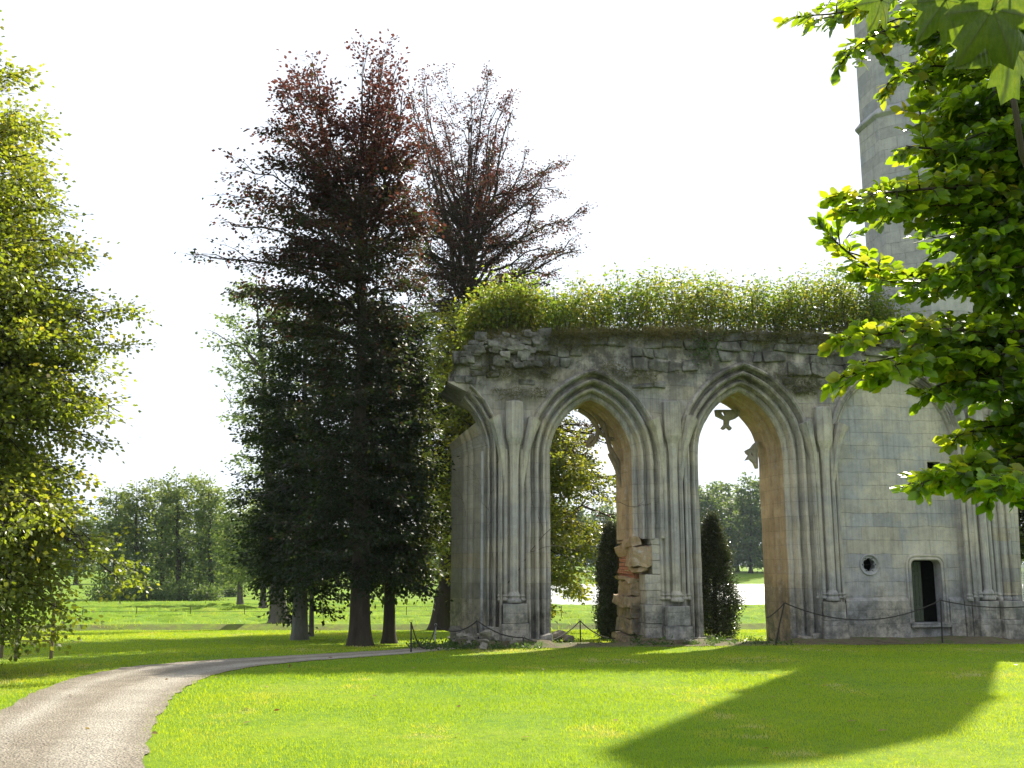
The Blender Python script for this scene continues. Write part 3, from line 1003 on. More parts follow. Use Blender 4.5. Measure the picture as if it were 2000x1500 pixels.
# dead ivy on the left pier
iv = empty('dead_ivy', w2w(*[wp(968, 1240)[0], -.05, wp(968, 1240)[1]]))
tag(iv, 'leafless dark ivy stems creeping up the left pier', 'ivy')
mb = MB()
inv = Matrix.Translation(-iv.location)
def vine(px, py, ang, ln, rad, depth):
    pts = []
    a = ang
    for i in range(9):
        s, z = wp(px, py)
        p = w2w(s, -.012, z); pts.append(inv @ p)
        px += ln / 8 * math.sin(a); py -= ln / 8 * math.cos(a)
        a += random.gauss(0, .22) - (a * .10)
        if depth and i > 1 and random.random() < .75:
            vine(px, py, a + random.choice((-1, 1)) * random.uniform(.4, .9), ln * random.uniform(.2, .4), rad * .55, depth - 1)
    mb.tube(pts, [rad * (1 - i / 12) for i in range(9)], 4)
vine(972, 1225, 0.02, 330, .016, 2)
vine(964, 1120, -.05, 250, .011, 2)
vine(908, 1010, .1, 70, .008, 1)
mb.build('stem', M['vine'], iv)

# pale downpipe-like strip on the left arris is the arris roll itself: a slender shaft
mb = MB()
mb.ring([(.045, wp(945, 1240)[1]), (.045, wp(945, 880)[1])], 8, s0 - .02, .18)
mb.build('arris_roll', M['tower'], wall, rough=.008)

# ------------------------------------------------------------------ stair turret rising behind the third bay
tw = empty('stair_turret', w2w(*[14.62, 2.2, 0]), TH)
tag(tw, 'pale octagonal stone turret rising behind the shrubs on the right', 'tower')
mb = MB()
zt0 = 5.0; zsc = at(1697, 238, 33.2).z
mb.ring([(1.70, zt0), (1.70, zsc)], 8, rot=R(22.5))
mb.build('turret_shaft', M['tower'], tw, rough=.015)
mb = MB()
mb.ring([(1.68, zsc - .12), (1.82, zsc), (1.82, zsc + .06), (1.66, zsc + .26)], 8, rot=R(22.5))
mb.build('string_course', M['tower'], tw)
mb = MB()
vs = []
for zz, top in ((zsc + .2, 0), (19.7, 1)):
    for k in range(8):
        a = 2 * math.pi * k / 8 + R(22.5)
        x, y = 1.63 * math.cos(a), 1.63 * math.sin(a)
        vs.append((x, y, zz + (top * (.35 - 2.0 * x / 1.63 + random.uniform(-.2, .2)))))
mb.add(vs, [(k, (k + 1) % 8, (k + 1) % 8 + 8, k + 8) for k in range(8)] + [tuple(range(8, 16))])
mb.build('broken_top', M['tower'], tw, rough=.02)
# sloping weathered coping that climbs to the turret from the right
mb = MB()
sA, zA = wp(1838, 690, .8); sB, zB_ = wp(1948, 612, .8)
mb.add([(sA, .5, zA), (sB, .5, zB_), (sB, 2.2, zB_), (sA, 2.2, zA), (sA, .5, zA - .35), (sB, .5, zA - .6), (sB, 2.2, zA - .6), (sA, 2.2, zA - .35)],
       [(0, 1, 2, 3), (0, 4, 5, 1), (1, 5, 6, 2), (2, 6, 7, 3), (3, 7, 4, 0), (4, 7, 6, 5)])
mb.build('sloping_coping', M['tower'], wall, rough=.03)

# ------------------------------------------------------------------ trees
class Tree:
    pass

def make_tree(name, label, cat, base, top, r0, env, mats, d, n_limbs, leaves_per, leaf, group=None, lean=(), angle=(-5, 50), seed=0, sub=7, sublen=1.25,
              spread=(.34, .14), tint=(0, 1, 0), dscale=.85, first=.12, rmin=.40, keep=None, flare=1.5, droop=.12, tubes=True, limb_r=.30, nrm=.6, pow_=.45, twigs=False, vase=None, crook=1.0):
    """env: rows (py, pxL, pxR) of the crown outline as seen at distance d, turned into metres about the trunk"""
    rnd = random.Random(seed); rg_ = np.random.default_rng(seed + 100)
    root = empty(name, base)
    tag(root, label, cat, group)
    rows = []
    for py, a, b in env:
        p, q = at(a, py, d), at(b, py, d)
        rows.append((p.z, p.x, q.x))
    rows.sort()
    ez = np.array([r_[0] for r_ in rows]); exl = np.array([r_[1] for r_ in rows]); exr = np.array([r_[2] for r_ in rows])
    TPs = [Vector(base)] + [Vector(q) for q in lean] + [Vector(top)]
    tzs = [p.z for p in TPs]
    def trunk(z):
        return Vector((np.interp(z, tzs, [p.x for p in TPs]), np.interp(z, tzs, [p.y for p in TPs]), z))
    zb, ztop = base[2], top[2]
    def trad(z):
        t = min(max((z - zb) / (ztop - zb), 0), 1)
        return r0 * ((1 - t) ** 1.15 * .95 + .05)
    inv = Vector(base)
    bk = MB()
    n = 36
    zs = [zb + (ztop - zb) * (i / n) ** 1.9 for i in range(n + 1)]
    pts, rad = [], []
    for z in zs:
        hh_ = z - zb
        p = trunk(z) + Vector((math.sin(hh_ * .9 + seed), math.cos(hh_ * .7 + seed * 2), 0)) * .10 * r0 * min(1, hh_ / 3)
        fl = 1 + (flare - 1) * math.exp(-(z - zb) / (r0 * 1.0))
        pts.append(p - inv); rad.append(trad(z) * fl)
    pts[0] = pts[0] - Vector((0, 0, .15))
    bk.tube(pts, rad, 12)
    lv = Leaves()
    wts = np.maximum(exr - exl, .3)
    zz = np.linspace(ez[0], ez[-1], 200)
    cw = np.cumsum(np.interp(zz, ez, wts)); cw /= cw[-1]
    zr0, zr1 = ez[0], ez[-1]
    for i in range(n_limbs):
        zt = float(np.interp((i + rnd.random()) / n_limbs, cw, zz))
        az = i * 2.39996 + rnd.uniform(-.4, .4)
        c, s = math.cos(az), math.sin(az)
        tc_ = trunk(zt)
        eR, eL = max(np.interp(zt, ez, exr) - tc_.x, .25), max(tc_.x - np.interp(zt, ez, exl), .25)
        ext = eR if c > 0 else eL
        dep = .5 * (eL + eR) * dscale
        q = max(rmin, rnd.random() ** pow_) * (.80 + .36 * float(vnoise(c * 1.3 + seed, zt * .45 + s, seed + 7)))
        dens = rnd.uniform(.35, 1.55)
        E = math.hypot(ext * c, dep * s) * q
        # centre line of lopsided crowns: tip relative to the trunk
        tip = tc_ + Vector((ext * c, dep * s, 0)) * q
        rel = (zt - zr0) / max(zr1 - zr0, .1)
        ang = R(angle[0] + (angle[1] - angle[0]) * rel + rnd.uniform(-9, 9))
        rise = math.tan(ang) * E
        z0 = min(max(zt - rise, zb + first * (ztop - zb)), ztop - .15)
        if vase and zt > at(d * 0 + 1000, vase[0], d).z and rnd.random() < vase[2]:
            z0 = rnd.uniform(at(1000, vase[1], d).z, at(1000, vase[0], d).z)
        st0 = trunk(z0)
        stp = (tip.z - st0.z) > E * 1.3
        ctrl = (st0 * .5 + tip * .5 + Vector((0, 0, E * droop))) if not stp else Vector((st0.x * .35 + tip.x * .65, st0.y * .35 + tip.y * .65, st0.z * .52 + tip.z * .48))
        m = 8
        P = [st0 * (1 - t) ** 2 + ctrl * 2 * t * (1 - t) + tip * t * t for t in [k / (m - 1) for k in range(m)]]
        wa = [rnd.uniform(-1, 1) for _ in range(4)]
        P = [P[0]] + [p + Vector((wa[0] * math.sin(3.1 * (k + 1) / m * 2 + wa[1] * 3) + rnd.gauss(0, .5), wa[2] * math.sin(2.6 * (k + 1) / m * 2 + wa[3] * 3) + rnd.gauss(0, .5), rnd.gauss(0, .7))) * .055 * crook * max(E, .35 * (tip - st0).length) ** .7 for k, p in enumerate(P[1:])]
        r1_ = min(trad(z0) * .6, .012 + limb_r * .045 * max(E, .6 * (tip - st0).length))
        if tubes: bk.tube([p - inv for p in P], [r1_ * (1 - .80 * k / (m - 1)) for k in range(m)], 5, cap=False)
        ns = max(4, int(sub * (.5 + max(E, .7 * (tip - st0).length) / 5)))
        for k in range(ns):
            t = .16 + .84 * (k + rnd.random() * .6) / ns
            t = min(t, 1)
            f = t * (m - 1); a = min(int(f), m - 2); f -= a
            p = P[a] * (1 - f) + P[a + 1] * f
            tan = (P[a + 1] - P[a]).normalized()
            side = 1 if k % 2 else -1
            ra = rnd.uniform(.35, 1.2) * side * (1 if t < .93 else .3)
            dr = Vector((tan.x * math.cos(ra) - tan.y * math.sin(ra), tan.x * math.sin(ra) + tan.y * math.cos(ra), tan.z * .75 + rnd.uniform(-.35, .32)))
            dr.normalize()
            ln = (sublen * .55 + .26 * max(E, .45 * (tip - st0).length)) * rnd.uniform(.55, 1.1) * (1.2 - .75 * t)
            mid = p + dr * ln * .5 + Vector((rnd.gauss(0, .06), rnd.gauss(0, .06), .05)) * ln
            e = p + dr * ln + Vector((0, 0, -.08 * ln))
            if keep and not keep(mid, rnd): continue
            if tubes: bk.tube([p - inv, mid - inv, e - inv], [max(r1_ * .30, .010), max(r1_ * .2, .007), .004], 3, cap=False)
            tb0 = tint[0] + tint[1] * rnd.random() * .6 + tint[2] * rel ** 1.7
            sd_ = dens * (rnd.uniform(.9, 1.5) if rnd.random() < .72 else rnd.uniform(.05, .35))
            nt_ = max(3, int(ln / (sublen * .17)))
            for j in range(nt_):
                tt = .15 + .85 * (j + rnd.random()) / nt_
                q0 = p * (1 - tt) ** 2 + mid * 2 * tt * (1 - tt) + e * tt * tt
                rb = rnd.uniform(.3, 1.3) * (1 if j % 2 else -1)
                d2_ = Vector((dr.x * math.cos(rb) - dr.y * math.sin(rb), dr.x * math.sin(rb) + dr.y * math.cos(rb), dr.z * .6 + rnd.uniform(-.35, .25))).normalized()
                l2 = sublen * rnd.uniform(.35, .75)
                if twigs: bk.tube([q0 - inv, q0 + d2_ * l2 - inv], [.006, .003], 3, cap=False)
                nl = max(3, int(leaves_per * sd_ * rnd.uniform(.5, 1.4)))
                u = rg_.random(nl)
                d2a = np.array(d2_)
                off = rg_.normal(0, 1, (nl, 3)) * np.array([spread[0], spread[0], spread[1]]) * .5
                pos = np.array(q0 - inv)[None] + d2a[None] * (l2 * 1.1 * u)[:, None] + off
                dd = d2a[None] * .7 + off * (.8 / spread[0]) + rg_.normal(0, .35, (nl, 3)) + np.array([0, 0, -.25])
                nn = np.array([0, 0, 1.0])[None] + rg_.normal(0, nrm, (nl, 3))
                sz = leaf[0] * rg_.uniform(.7, 1.25, nl)
                lv.add(pos, dd, nn, sz, sz * leaf[1], np.clip(tb0 + tint[1] * .4 * rnd.random() + rg_.normal(0, .13, nl), 0, 1))
    tr = bk.build('trunk', mats[0], root, smooth=True)
    cr = lv.build('crown', mats[1], root)
    return root, lv.count()

tot = 0
def T(*a, **k):
    global tot
    r_, n = make_tree(*a, **k)
    tot += n
    return r_

def gp(px, py):
    p = ground(px, py); return (p.x, p.y, p.z)

# lime at the left edge
b = at(-110, 1330, 18.2); b.z = tz1(b.x, b.y)
T('lime_tree', 'yellow-green leafy tree filling the left edge of the view', 'tree', tuple(b), tuple(at(-120, -60, 18.2)), .26,
  [(0, -240, -60), (70, -270, -8), (150, -360, 80), (250, -400, 98), (370, -430, 128), (450, -450, 140), (560, -480, 232), (640, -500, 205), (700, -480, 245), (800, -480, 255), (860, -480, 215), (950, -480, 228), (1000, -480, 265), (1080, -480, 300), (1130, -460, 250), (1180, -440, 190), (1215, -420, 165), (1245, -400, 145)],
  (M['bark_dark'], M['lime']), 18.2, 250, 26, (.092, .74), angle=(-38, 45), seed=3, sub=9, sublen=.85, spread=(.24, .17), tint=(.02, .7, .1), rmin=.42,
  keep=lambda p, r: p.x > -12.0 or r.random() < .12, nrm=.95, droop=.05, pow_=.40, twigs=True)

# tall copper beech
b1 = gp(703, 1262)
d1 = b1[1]
T('copper_beech', 'tallest copper beech, purple-topped, with a thick dark trunk', 'tree', b1, tuple(at(706, 135, d1)), .30,
  [(100, 635, 750), (118, 580, 790), (150, 525, 810), (200, 510, 825), (300, 465, 835), (400, 430, 850), (470, 400, 850), (505, 385, 845), (560, 425, 840), (620, 480, 835), (700, 530, 795), (800, 530, 820), (900, 520, 840), (1000, 520, 845), (1080, 530, 845), (1150, 550, 835)],
  (M['bark_dark'], M['copper']), d1, 150, 17, (.125, .70), angle=(-22, 46), seed=5, sub=8, sublen=1.0, spread=(.26, .10), tint=(-.02, .35, .80), first=.14, lean=[tuple(at(706, 700, d1 + .1))], droop=.12, dscale=.8, rmin=.42, pow_=.36, limb_r=.42, twigs=True, vase=(330, 520, .75), flare=1.4)
# thinner second copper beech behind the wall
b2 = gp(866, 1229)
d2 = b2[1]
T('copper_beech', 'sparse reddish copper beech with bare forking limbs above the wall', 'tree', b2, tuple(at(914, 240, d2)), .55,
  [(135, 775, 975), (200, 760, 1025), (280, 775, 1075), (360, 775, 1135), (410, 770, 1190), (450, 770, 1195), (520, 770, 1185), (580, 770, 1160), (640, 790, 1130), (720, 790, 1190), (770, 790, 1290), (900, 790, 1310), (960, 800, 1260), (1010, 800, 1180)],
  (M['bark_dark'], M['copper']), d2, 180, 17, (.13, .68), angle=(-18, 52), seed=17, sub=6, sublen=1.1, spread=(.28, .13), tint=(.25, .4, .35), lean=[tuple(at(908, 640, d2)), tuple(at(915, 420, d2))], flare=1.45, limb_r=.75, dscale=.8, droop=.0, rmin=.55, pow_=.36, twigs=True, vase=(430, 600, .62), crook=1.5)
# grey-trunked dense beech, left of the tall one
b3 = gp(585, 1251)
d3 = b3[1]
T('dense_beech', 'dense dark beech with a stout pale grey trunk', 'tree', b3, tuple(at(600, 560, d3)), .27,
  [(580, 560, 680), (640, 530, 720), (700, 510, 740), (780, 490, 750), (860, 475, 760), (930, 465, 770), (1000, 465, 790), (1060, 475, 790), (1120, 485, 780), (1165, 510, 760), (1195, 540, 720)],
  (M['bark_grey'], M['darkgreen']), d3, 130, 24, (.13, .7), angle=(-30, 40), seed=9, sub=8, sublen=1.0, spread=(.28, .13), tint=(.0, .55, .0), first=.22, twigs=True, flare=1.25)
b4 = gp(608, 1244)
T('young_beech', 'slim brown trunk standing just behind the grey-trunked beech', 'tree', b4, tuple(at(612, 860, b4[1])), .10,
  [(900, 560, 670), (1000, 550, 690), (1100, 560, 680), (1150, 570, 660)], (M['bark_oak'], M['darkgreen']), b4[1], 26, 20, (.13, .7), seed=21, tint=(.1, .5, 0), sublen=.9, flare=1.2, first=.3)
b5 = gp(760, 1257)
d5 = b5[1]
T('dark_beech', 'dark beech with straight trunk to the right of the tallest tree', 'tree', b5, tuple(at(765, 560, d5)), .19,
  [(600, 720, 830), (700, 700, 845), (800, 690, 855), (900, 690, 858), (1000, 690, 860), (1080, 690, 860), (1130, 700, 858), (1155, 720, 850)],
  (M['bark_dark'], M['darkgreen']), d5, 120, 22, (.13, .7), angle=(-28, 40), seed=31, sub=8, sublen=1.0, spread=(.28, .13), tint=(.1, .7, .0), first=.28, twigs=True)
# yellow maple behind the wall
b6 = at(1000, 1215, 46); b6.z = tz1(b6.x, b6.y)
T('yellow_maple', 'yellow-green maple behind the wall seen through the left arch', 'tree', tuple(b6), tuple(at(985, 590, 46)), .38,
  [(600, 830, 1020), (650, 775, 1060), (700, 745, 1110), (780, 745, 1140), (860, 760, 1170), (940, 760, 1190), (1020, 780, 1190), (1090, 800, 1180), (1150, 860, 1170), (1185, 900, 1130)],
  (M['bark_dark'], M['yellowgreen']), 46, 175, 21, (.17, .75), angle=(-22, 42), seed=41, sub=7, sublen=1.3, spread=(.36, .20), tint=(.1, .75, .0), nrm=.8)
# pale oak with bare limbs, left of the beeches
b7 = at(545, 1225, 52); b7.z = tz1(b7.x, b7.y)
T('pale_oak', 'pale green oak with crooked bare limbs poking left of the beeches', 'tree', tuple(b7), tuple(at(500, 540, 52)), .42,
  [(560, 470, 560), (600, 440, 600), (640, 398, 600), (680, 392, 600), (715, 430, 600), (770, 425, 600), (800, 415, 600), (840, 450, 600), (900, 470, 610), (940, 480, 610)],
  (M['bark_oak'], M['oak']), 52, 44, 13, (.18, .75), angle=(5, 45), seed=53, sub=5, sublen=1.2, spread=(.34, .2), tint=(.1, .8, 0), limb_r=.8, rmin=.8, crook=2.0)
# lower trees at the meadow edge
for (px, d, w_, t_, lab, sd) in ((470, 95, 55, 955, 'green tree with low spreading branches between the beeches and the far row', 61), (515, 85, 50, 985, 'shady green tree tucked against the left skirt of the beeches', 62)):
    q = at(px, 1160, d); q.z = tz1(q.x, d)
    T('meadow_tree', lab, 'tree', tuple(q), tuple(at(px, t_, d)), .3,
      [(t_, px - 20, px + 20), (t_ + 50, px - w_ * .9, px + w_), (t_ + 110, px - w_ * 1.0, px + w_), (1120, px - w_, px + w_), (1140, px - w_ * .7, px + w_ * .7)],
      (M['bark_oak'], M['far']), d, 56, 10, (.27, .75), group='trees along the meadow', seed=sd, sub=5, sublen=1.5, spread=(.5, .28), tint=(.1, .7, .1), tubes=True, nrm=.8)
# far row on the left
fr_spec = [(225, 130, 960, 40, 'shaded tree half hidden by the lime in the far row'), (268, 128, 945, 30, 'dark narrow tree at the left of the far row'), (318, 132, 938, 32, 'tall tree with a bare lower trunk in the far row'),
           (350, 126, 928, 40, 'tallest round-topped tree of the far row'), (388, 130, 934, 38, 'spreading tree at the right of the far row'), (412, 124, 945, 28, 'slender leaning tree ending the far row'), (440, 150, 1010, 34, 'small tree behind the end of the far row')]
for i, (px, d, t_, w_, lab) in enumerate(fr_spec):
    q = at(px, 1168, d); q.z = tz1(q.x, d)
    T('far_tree', lab, 'tree', tuple(q), tuple(at(px + random.uniform(-6, 6), t_ - 4, d)), .42,
      [(t_, px - w_ * .45, px + w_ * .45), (t_ + 25, px - w_ * .9, px + w_ * .9), (t_ + 70, px - w_, px + w_), (1050, px - w_ * .9, px + w_ * .9), (1110, px - w_ * .85, px + w_ * .85), (1152, px - w_ * .6, px + w_ * .6)],
      (M['bark_dark'], M['far']), d, 44, 9, (.36, .78), group='far row of trees', seed=70 + i, sub=5, sublen=1.7, spread=(.55, .3), tint=(.0, .6, .4), nrm=.9, limb_r=.6, first=.08)  # tint climbs with height, painting sunlit tops into the leaf colour
# wood across the lake
i = 0
for px, t_ in ((1060, 1000), (1120, 985), (1180, 990), (1240, 975), (1300, 965), (1345, 955), (1382, 948), (1408, 945), (1440, 962), (1466, 938), (1500, 945), (1560, 950), (1640, 960), (1960, 985), (2040, 980)):
    d = 300 + (i % 3) * 12
    q = at(px, 1108, d); q.z = tz1(q.x, d)
    w_ = 32 + (i * 7) % 9
    T('lakeside_tree', 'blue-green broadleaf tree in the wood across the pond', 'tree', tuple(q), tuple(at(px, t_, d)), .6,
      [(t_, px - w_ * .4, px + w_ * .4), (t_ + 30, px - w_ * .9, px + w_ * .9), (t_ + 80, px - w_, px + w_), (1080, px - w_ * .95, px + w_ * .95), (1104, px - w_ * .9, px + w_ * .9)],
      (M['bark_dark'], M['far']), d, 44, 9, (.95, .8), group='wood across the pond', seed=90 + i, sub=4, sublen=3.6, spread=(1.3, .8), tint=(.0, .6, .1), nrm=.9, tubes=False, first=.02)
    i += 1
# woods closing the far left horizon, hidden mostly by nearer trees
for i, px in enumerate((60, 150, 240, 330, 420, 500, 580, 660, 740, 820, 900)):
    d = 215 + (i % 3) * 15
    q = at(px, 1120, d); q.z = tz1(q.x, d)
    t_ = (1010, 990, 1000, 985, 1005, 1020, 1040, 1045, 1050, 1040, 1030)[i]
    T('woodland_tree', 'hazy woodland tree behind the far row on the meadow', 'tree', tuple(q), tuple(at(px, t_, d)), .5,
      [(t_, px - 20, px + 20), (t_ + 30, px - 45, px + 45), (1080, px - 50, px + 50), (1118, px - 45, px + 45)],
      (M['bark_dark'], M['far']), d, 40, 8, (.75, .8), group='woodland behind the meadow', seed=130 + i, sub=4, sublen=2.8, spread=(1.1, .7), tint=(.1, .6, .1), nrm=.9, tubes=False, first=.02)
# dark undergrowth below the far row: each bush on its own
for i, (px, d, w_) in enumerate(((215, 122, 34), (255, 120, 30), (290, 124, 26), (330, 121, 30), (375, 123, 24), (405, 119, 22), (447, 140, 20))):
    q = at(px, 1168, d); q.z = tz1(q.x, d)
    root = empty('bush', tuple(q)); tag(root, 'low dark bush at the foot of the far row of trees', 'bush', 'bushes under the far row')
    rx = w_ * d / F; lv = Leaves(); rg_ = np.random.default_rng(300 + i)
    for k in range(60):
        a = rg_.random() * 6.283; r_ = rx * math.sqrt(rg_.random()); z_ = rg_.random() * rx * .9 * math.sqrt(max(0, 1.05 - (r_ / rx) ** 2))
        m = 26
        off = rg_.normal(0, 1, (m, 3)) * np.array([.5, .5, .35])
        lv.add(np.array([r_ * math.cos(a), r_ * math.sin(a), z_ + .15])[None] + off, off + rg_.normal(0, .4, (m, 3)), rg_.normal(0, 1, (m, 3)) + np.array([0, 0, .8]), rg_.uniform(.22, .4, m), .2, np.clip(rg_.normal(.15 + .3 * rg_.random(), .15, m), 0, 1))
    lv.build('foliage', M['far'], root)
    mb = MB(); mb.tube([(0, 0, -.1), (.1, 0, rx * .6)], [.10, .05], 6); mb.build('stem', M['bark_dark'], root)

# columnar yews behind the openings
def yew(px, pyb, pyt, w_px, d, label, seed):
    b_ = at(px, pyb, d); b_.z = tz1(b_.x, d)
    zt = at(px, pyt, d).z
    rx = w_px * d / F / 2
    root = empty('yew', tuple(b_)); tag(root, label, 'yew')
    bk = MB(); bk.tube([(0, 0, -.1), (.03, 0, (zt - b_.z) * .5), (0, 0, (zt - b_.z) * .9)], [.10, .07, .02], 8)
    bk.build('trunk', M['bark_dark'], root)
    rg_ = np.random.default_rng(seed)
    lv = Leaves(); h = zt - b_.z
    for k in range(620):
        t = rg_.random(); a = rg_.random() * 6.283
        prof = (0.55 + .55 * math.sin(min(t * 1.2 + .25, 1) * math.pi * .9)) * (1 - max(0, t - .72) / .30) ** .6 if t < 1 else 0
        r_ = rx * prof * math.sqrt(rg_.uniform(.25, 1.1)) * (.42 + 1.2 * float(vnoise(a * 1.9 + seed, t * h * 1.7, seed)))
        c_ = np.array([r_ * math.cos(a), r_ * math.sin(a) * .9, .08 + t * h * .97])
        n = 60
        off = rg_.normal(0, 1, (n, 3)) * np.array([.10, .10, .16])
        dd = np.array([math.cos(a) * .8, math.sin(a) * .8, .55])[None] + rg_.normal(0, .6, (n, 3))
        lv.add(c_[None] + off, dd, rg_.normal(0, 1, (n, 3)), rg_.uniform(.06, .11, n), .036, np.clip(rg_.normal(.35 + .3 * rg_.random(), .25, n), 0, 1))
    lv.build('crown', M['yew'], root)
yew(1197, 1252, 1030, 46, 34.5, 'dark columnar yew close behind the broken jamb', 5)
yew(1398, 1248, 1012, 60, 35.0, 'bushy dark evergreen filling the left side of the right arch', 6)
# ivy-dark tree at the right edge behind the wall end
b8 = at(2010, 1225, 39); b8.z = tz1(b8.x, b8.y)
T('holm_oak', 'dark evergreen tree beyond the right end of the wall', 'tree', tuple(b8), tuple(at(2010, 640, 39)), .3,
  [(650, 1960, 2060), (760, 1950, 2110), (900, 1955, 2140), (1000, 1962, 2140), (1070, 1970, 2120), (1095, 1985, 2080)], (M['bark_dark'], M['darkgreen']), 39, 70, 40, (.14, .7), seed=44, sub=7, tint=(.2, .7, 0))

# ------------------------------------------------------------------ shrubs and grass on the wall head
def wallz(s):
    return np.interp(s, ts, tzv)
shr_top = [(895, 690), (905, 640), (930, 590), (960, 556), (1000, 537), (1025, 548), (1050, 583), (1080, 575), (1110, 562), (1170, 535), (1230, 522), (1280, 514), (1330, 518), (1400, 528), (1450, 545), (1520, 540), (1600, 528), (1660, 530), (1705, 545), (1740, 580)]
SHT = [wp(*p, 1.0) for p in shr_top]
sh_s = np.array([p[0] for p in SHT]); sh_z = np.array([p[1] for p in SHT])
def shrubs(name, label, cat, s_a, s_b, n_stem, seed, kind=None, tint=(.2, .6), per=26):
    o_s = (s_a + s_b) / 2
    base = w2w(o_s, 1.1, float(wallz(o_s)))
    root = empty(name, base); tag(root, label, cat, kind=kind)
    rg_ = np.random.default_rng(seed)
    bk = MB(); lv = Leaves()
    for k in range(n_stem):
        s = rg_.uniform(s_a, s_b); n = rg_.uniform(.1, 2.3)
        z0 = float(wallz(s)) - .05
        zt = float(np.interp(s, sh_s, sh_z)) + rg_.normal(0, .07) + (vnoise(s * 1.1, n * 1.3, 52) - .5) * .35
        h = max((zt - z0) * rg_.uniform(.45, .97), .25)
        lean = rg_.normal(0, .16, 2)
        P = []
        for i in range(5):
            t = i / 4
            P.append(w2w(s + lean[0] * t * t * h + rg_.normal(0, .015), n + lean[1] * t * t * h, z0 + h * t) - base)
        bk.tube(P, [.013, .011, .009, .006, .003], 3, cap=False)
        tb = tint[0] + tint[1] * rg_.random()
        m = int(per * rg_.uniform(.6, 1.4))
        u = .12 + .9 * rg_.random(m) ** .60; u = np.minimum(u, 1)
        base_ = np.array([np.array(P[0]) * 0] * m)
        PA = np.array([np.array(p) for p in P])
        for ax in range(3): base_[:, ax] = np.interp(u, np.linspace(0, 1, 5), PA[:, ax])
        off = rg_.normal(0, 1, (m, 3)) * np.array([.19, .19, .10])
        dd = off * 2.5 + rg_.normal(0, .4, (m, 3)) + np.array([0, 0, -.25])
        sz = rg_.uniform(.075, .15, m)
        lv.add(base_ + off, dd, np.array([0, 0, 1.]) + rg_.normal(0, .7, (m, 3)), sz, sz * .62, np.clip(tb + rg_.normal(0, .15, m), 0, 1))
    bk.build('stem', M['vine'], root)
    lv.build('foliage', M['walltop'], root)
    return root
s_el = wp(916, 640, 1)[0]; s_em = wp(1040, 640, 1)[0]
shrubs('elder_bush', 'bright yellow-green bush on the broken left shoulder of the wall', 'bush', s_el + .1, s_em, 190, 3, tint=(.4, .5), per=68)
shrubs('shrubbery', 'thicket of thin-stemmed sunlit shrubs along the wall head', 'shrubbery', s_em - .1, wp(1745, 600, 1)[0], 520, 4, kind='stuff', tint=(.15, .8), per=64)
# dry grass fringe hanging over the wall head
lv = Leaves(); rg_ = np.random.default_rng(8)
n = 22000
s = rg_.uniform(ts[0] + .25, wp(1800, 660)[0], n); dep = np.where(rg_.random(n) < .6, rg_.uniform(-.22, .10, n), rg_.uniform(-.1, .8, n))
cl = vnoise(s * 1.6, s * 0, 4)
z = wallz(s) + .05 - np.clip(rg_.exponential(.11, n), 0, .5) * (dep < .02) * (cl > .30)
P = np.stack([W0.x + s * ct - dep * st_, W0.y + s * st_ + dep * ct, z], 1)
dd = np.stack([rg_.normal(0, .5, n), rg_.normal(-.25, .4, n), rg_.uniform(.1, 1.1, n) - (dep < 0.0) * .7], 1)
lv.add(P, dd, rg_.normal(0, 1, (n, 3)), rg_.uniform(.10, .27, n) * (.5 + cl), .016, np.clip(cl * .8 + rg_.normal(0, .2, n), 0, 1))
# patches of moss-grass on the ledges of the rough upper face
n = 26000
s = rg_.uniform(ts[0] + .4, S[3], n); zt = wallz(s)
z = zt - rg_.uniform(0, 1.9, n)
mk = vnoise(s * 1.0, z * 2.6, 12) + .25 * vnoise(s * 4, z * 6, 13) > .84
keepm = np.array([mk[i] and outside_arches(s[i], z[i], .02) for i in range(n)])
s, z = s[keepm], z[keepm]; n = len(s)
P = np.stack([W0.x + s * ct + .15 * st_, W0.y + s * st_ - .15 * ct, z], 1)
dd = np.stack([rg_.normal(0, .6, n), rg_.normal(-.6, .3, n), rg_.normal(-.2, .6, n)], 1)
lv.add(P, dd, rg_.normal(0, 1, (n, 3)), rg_.uniform(.08, .22, n), .018, np.clip(rg_.normal(.30, .25, n), 0, 1))
wg = lv.build('wall_grass', M['drygrass'], None, BLADE)
tag(wg, 'dry grass and moss fringe hanging over the wall top', 'grass', kind='stuff')
# creeper tongue hanging between the two arches
lv = Leaves()
sA, zA = wp(1375, 655); 
root = empty('creeper', w2w(sA, -.15, zA)); tag(root, 'small green creeper drooping from the wall top between the arches', 'creeper')
n = 260
o = rg_.normal(0, 1, (n, 3)) * np.array([.26, .08, .28]) + np.array([-.05, -.08, -.32])
lv.add(o, rg_.normal(0, .6, (n, 3)) + np.array([0, 0, -.6]), rg_.normal(0, .5, (n, 3)) + np.array([0, -1, .5]), rg_.uniform(.06, .10, n), .06, np.clip(rg_.normal(.4, .2, n), 0, 1))
lv.build('foliage', M['weed'], root)
mb = MB()
mb.tube([(.02, 0, .1), (.06, -.06, -.4), (.12, -.02, -1.0)], [.05, .045, .03], 7)
mb.build('stem', M['vine'], root)

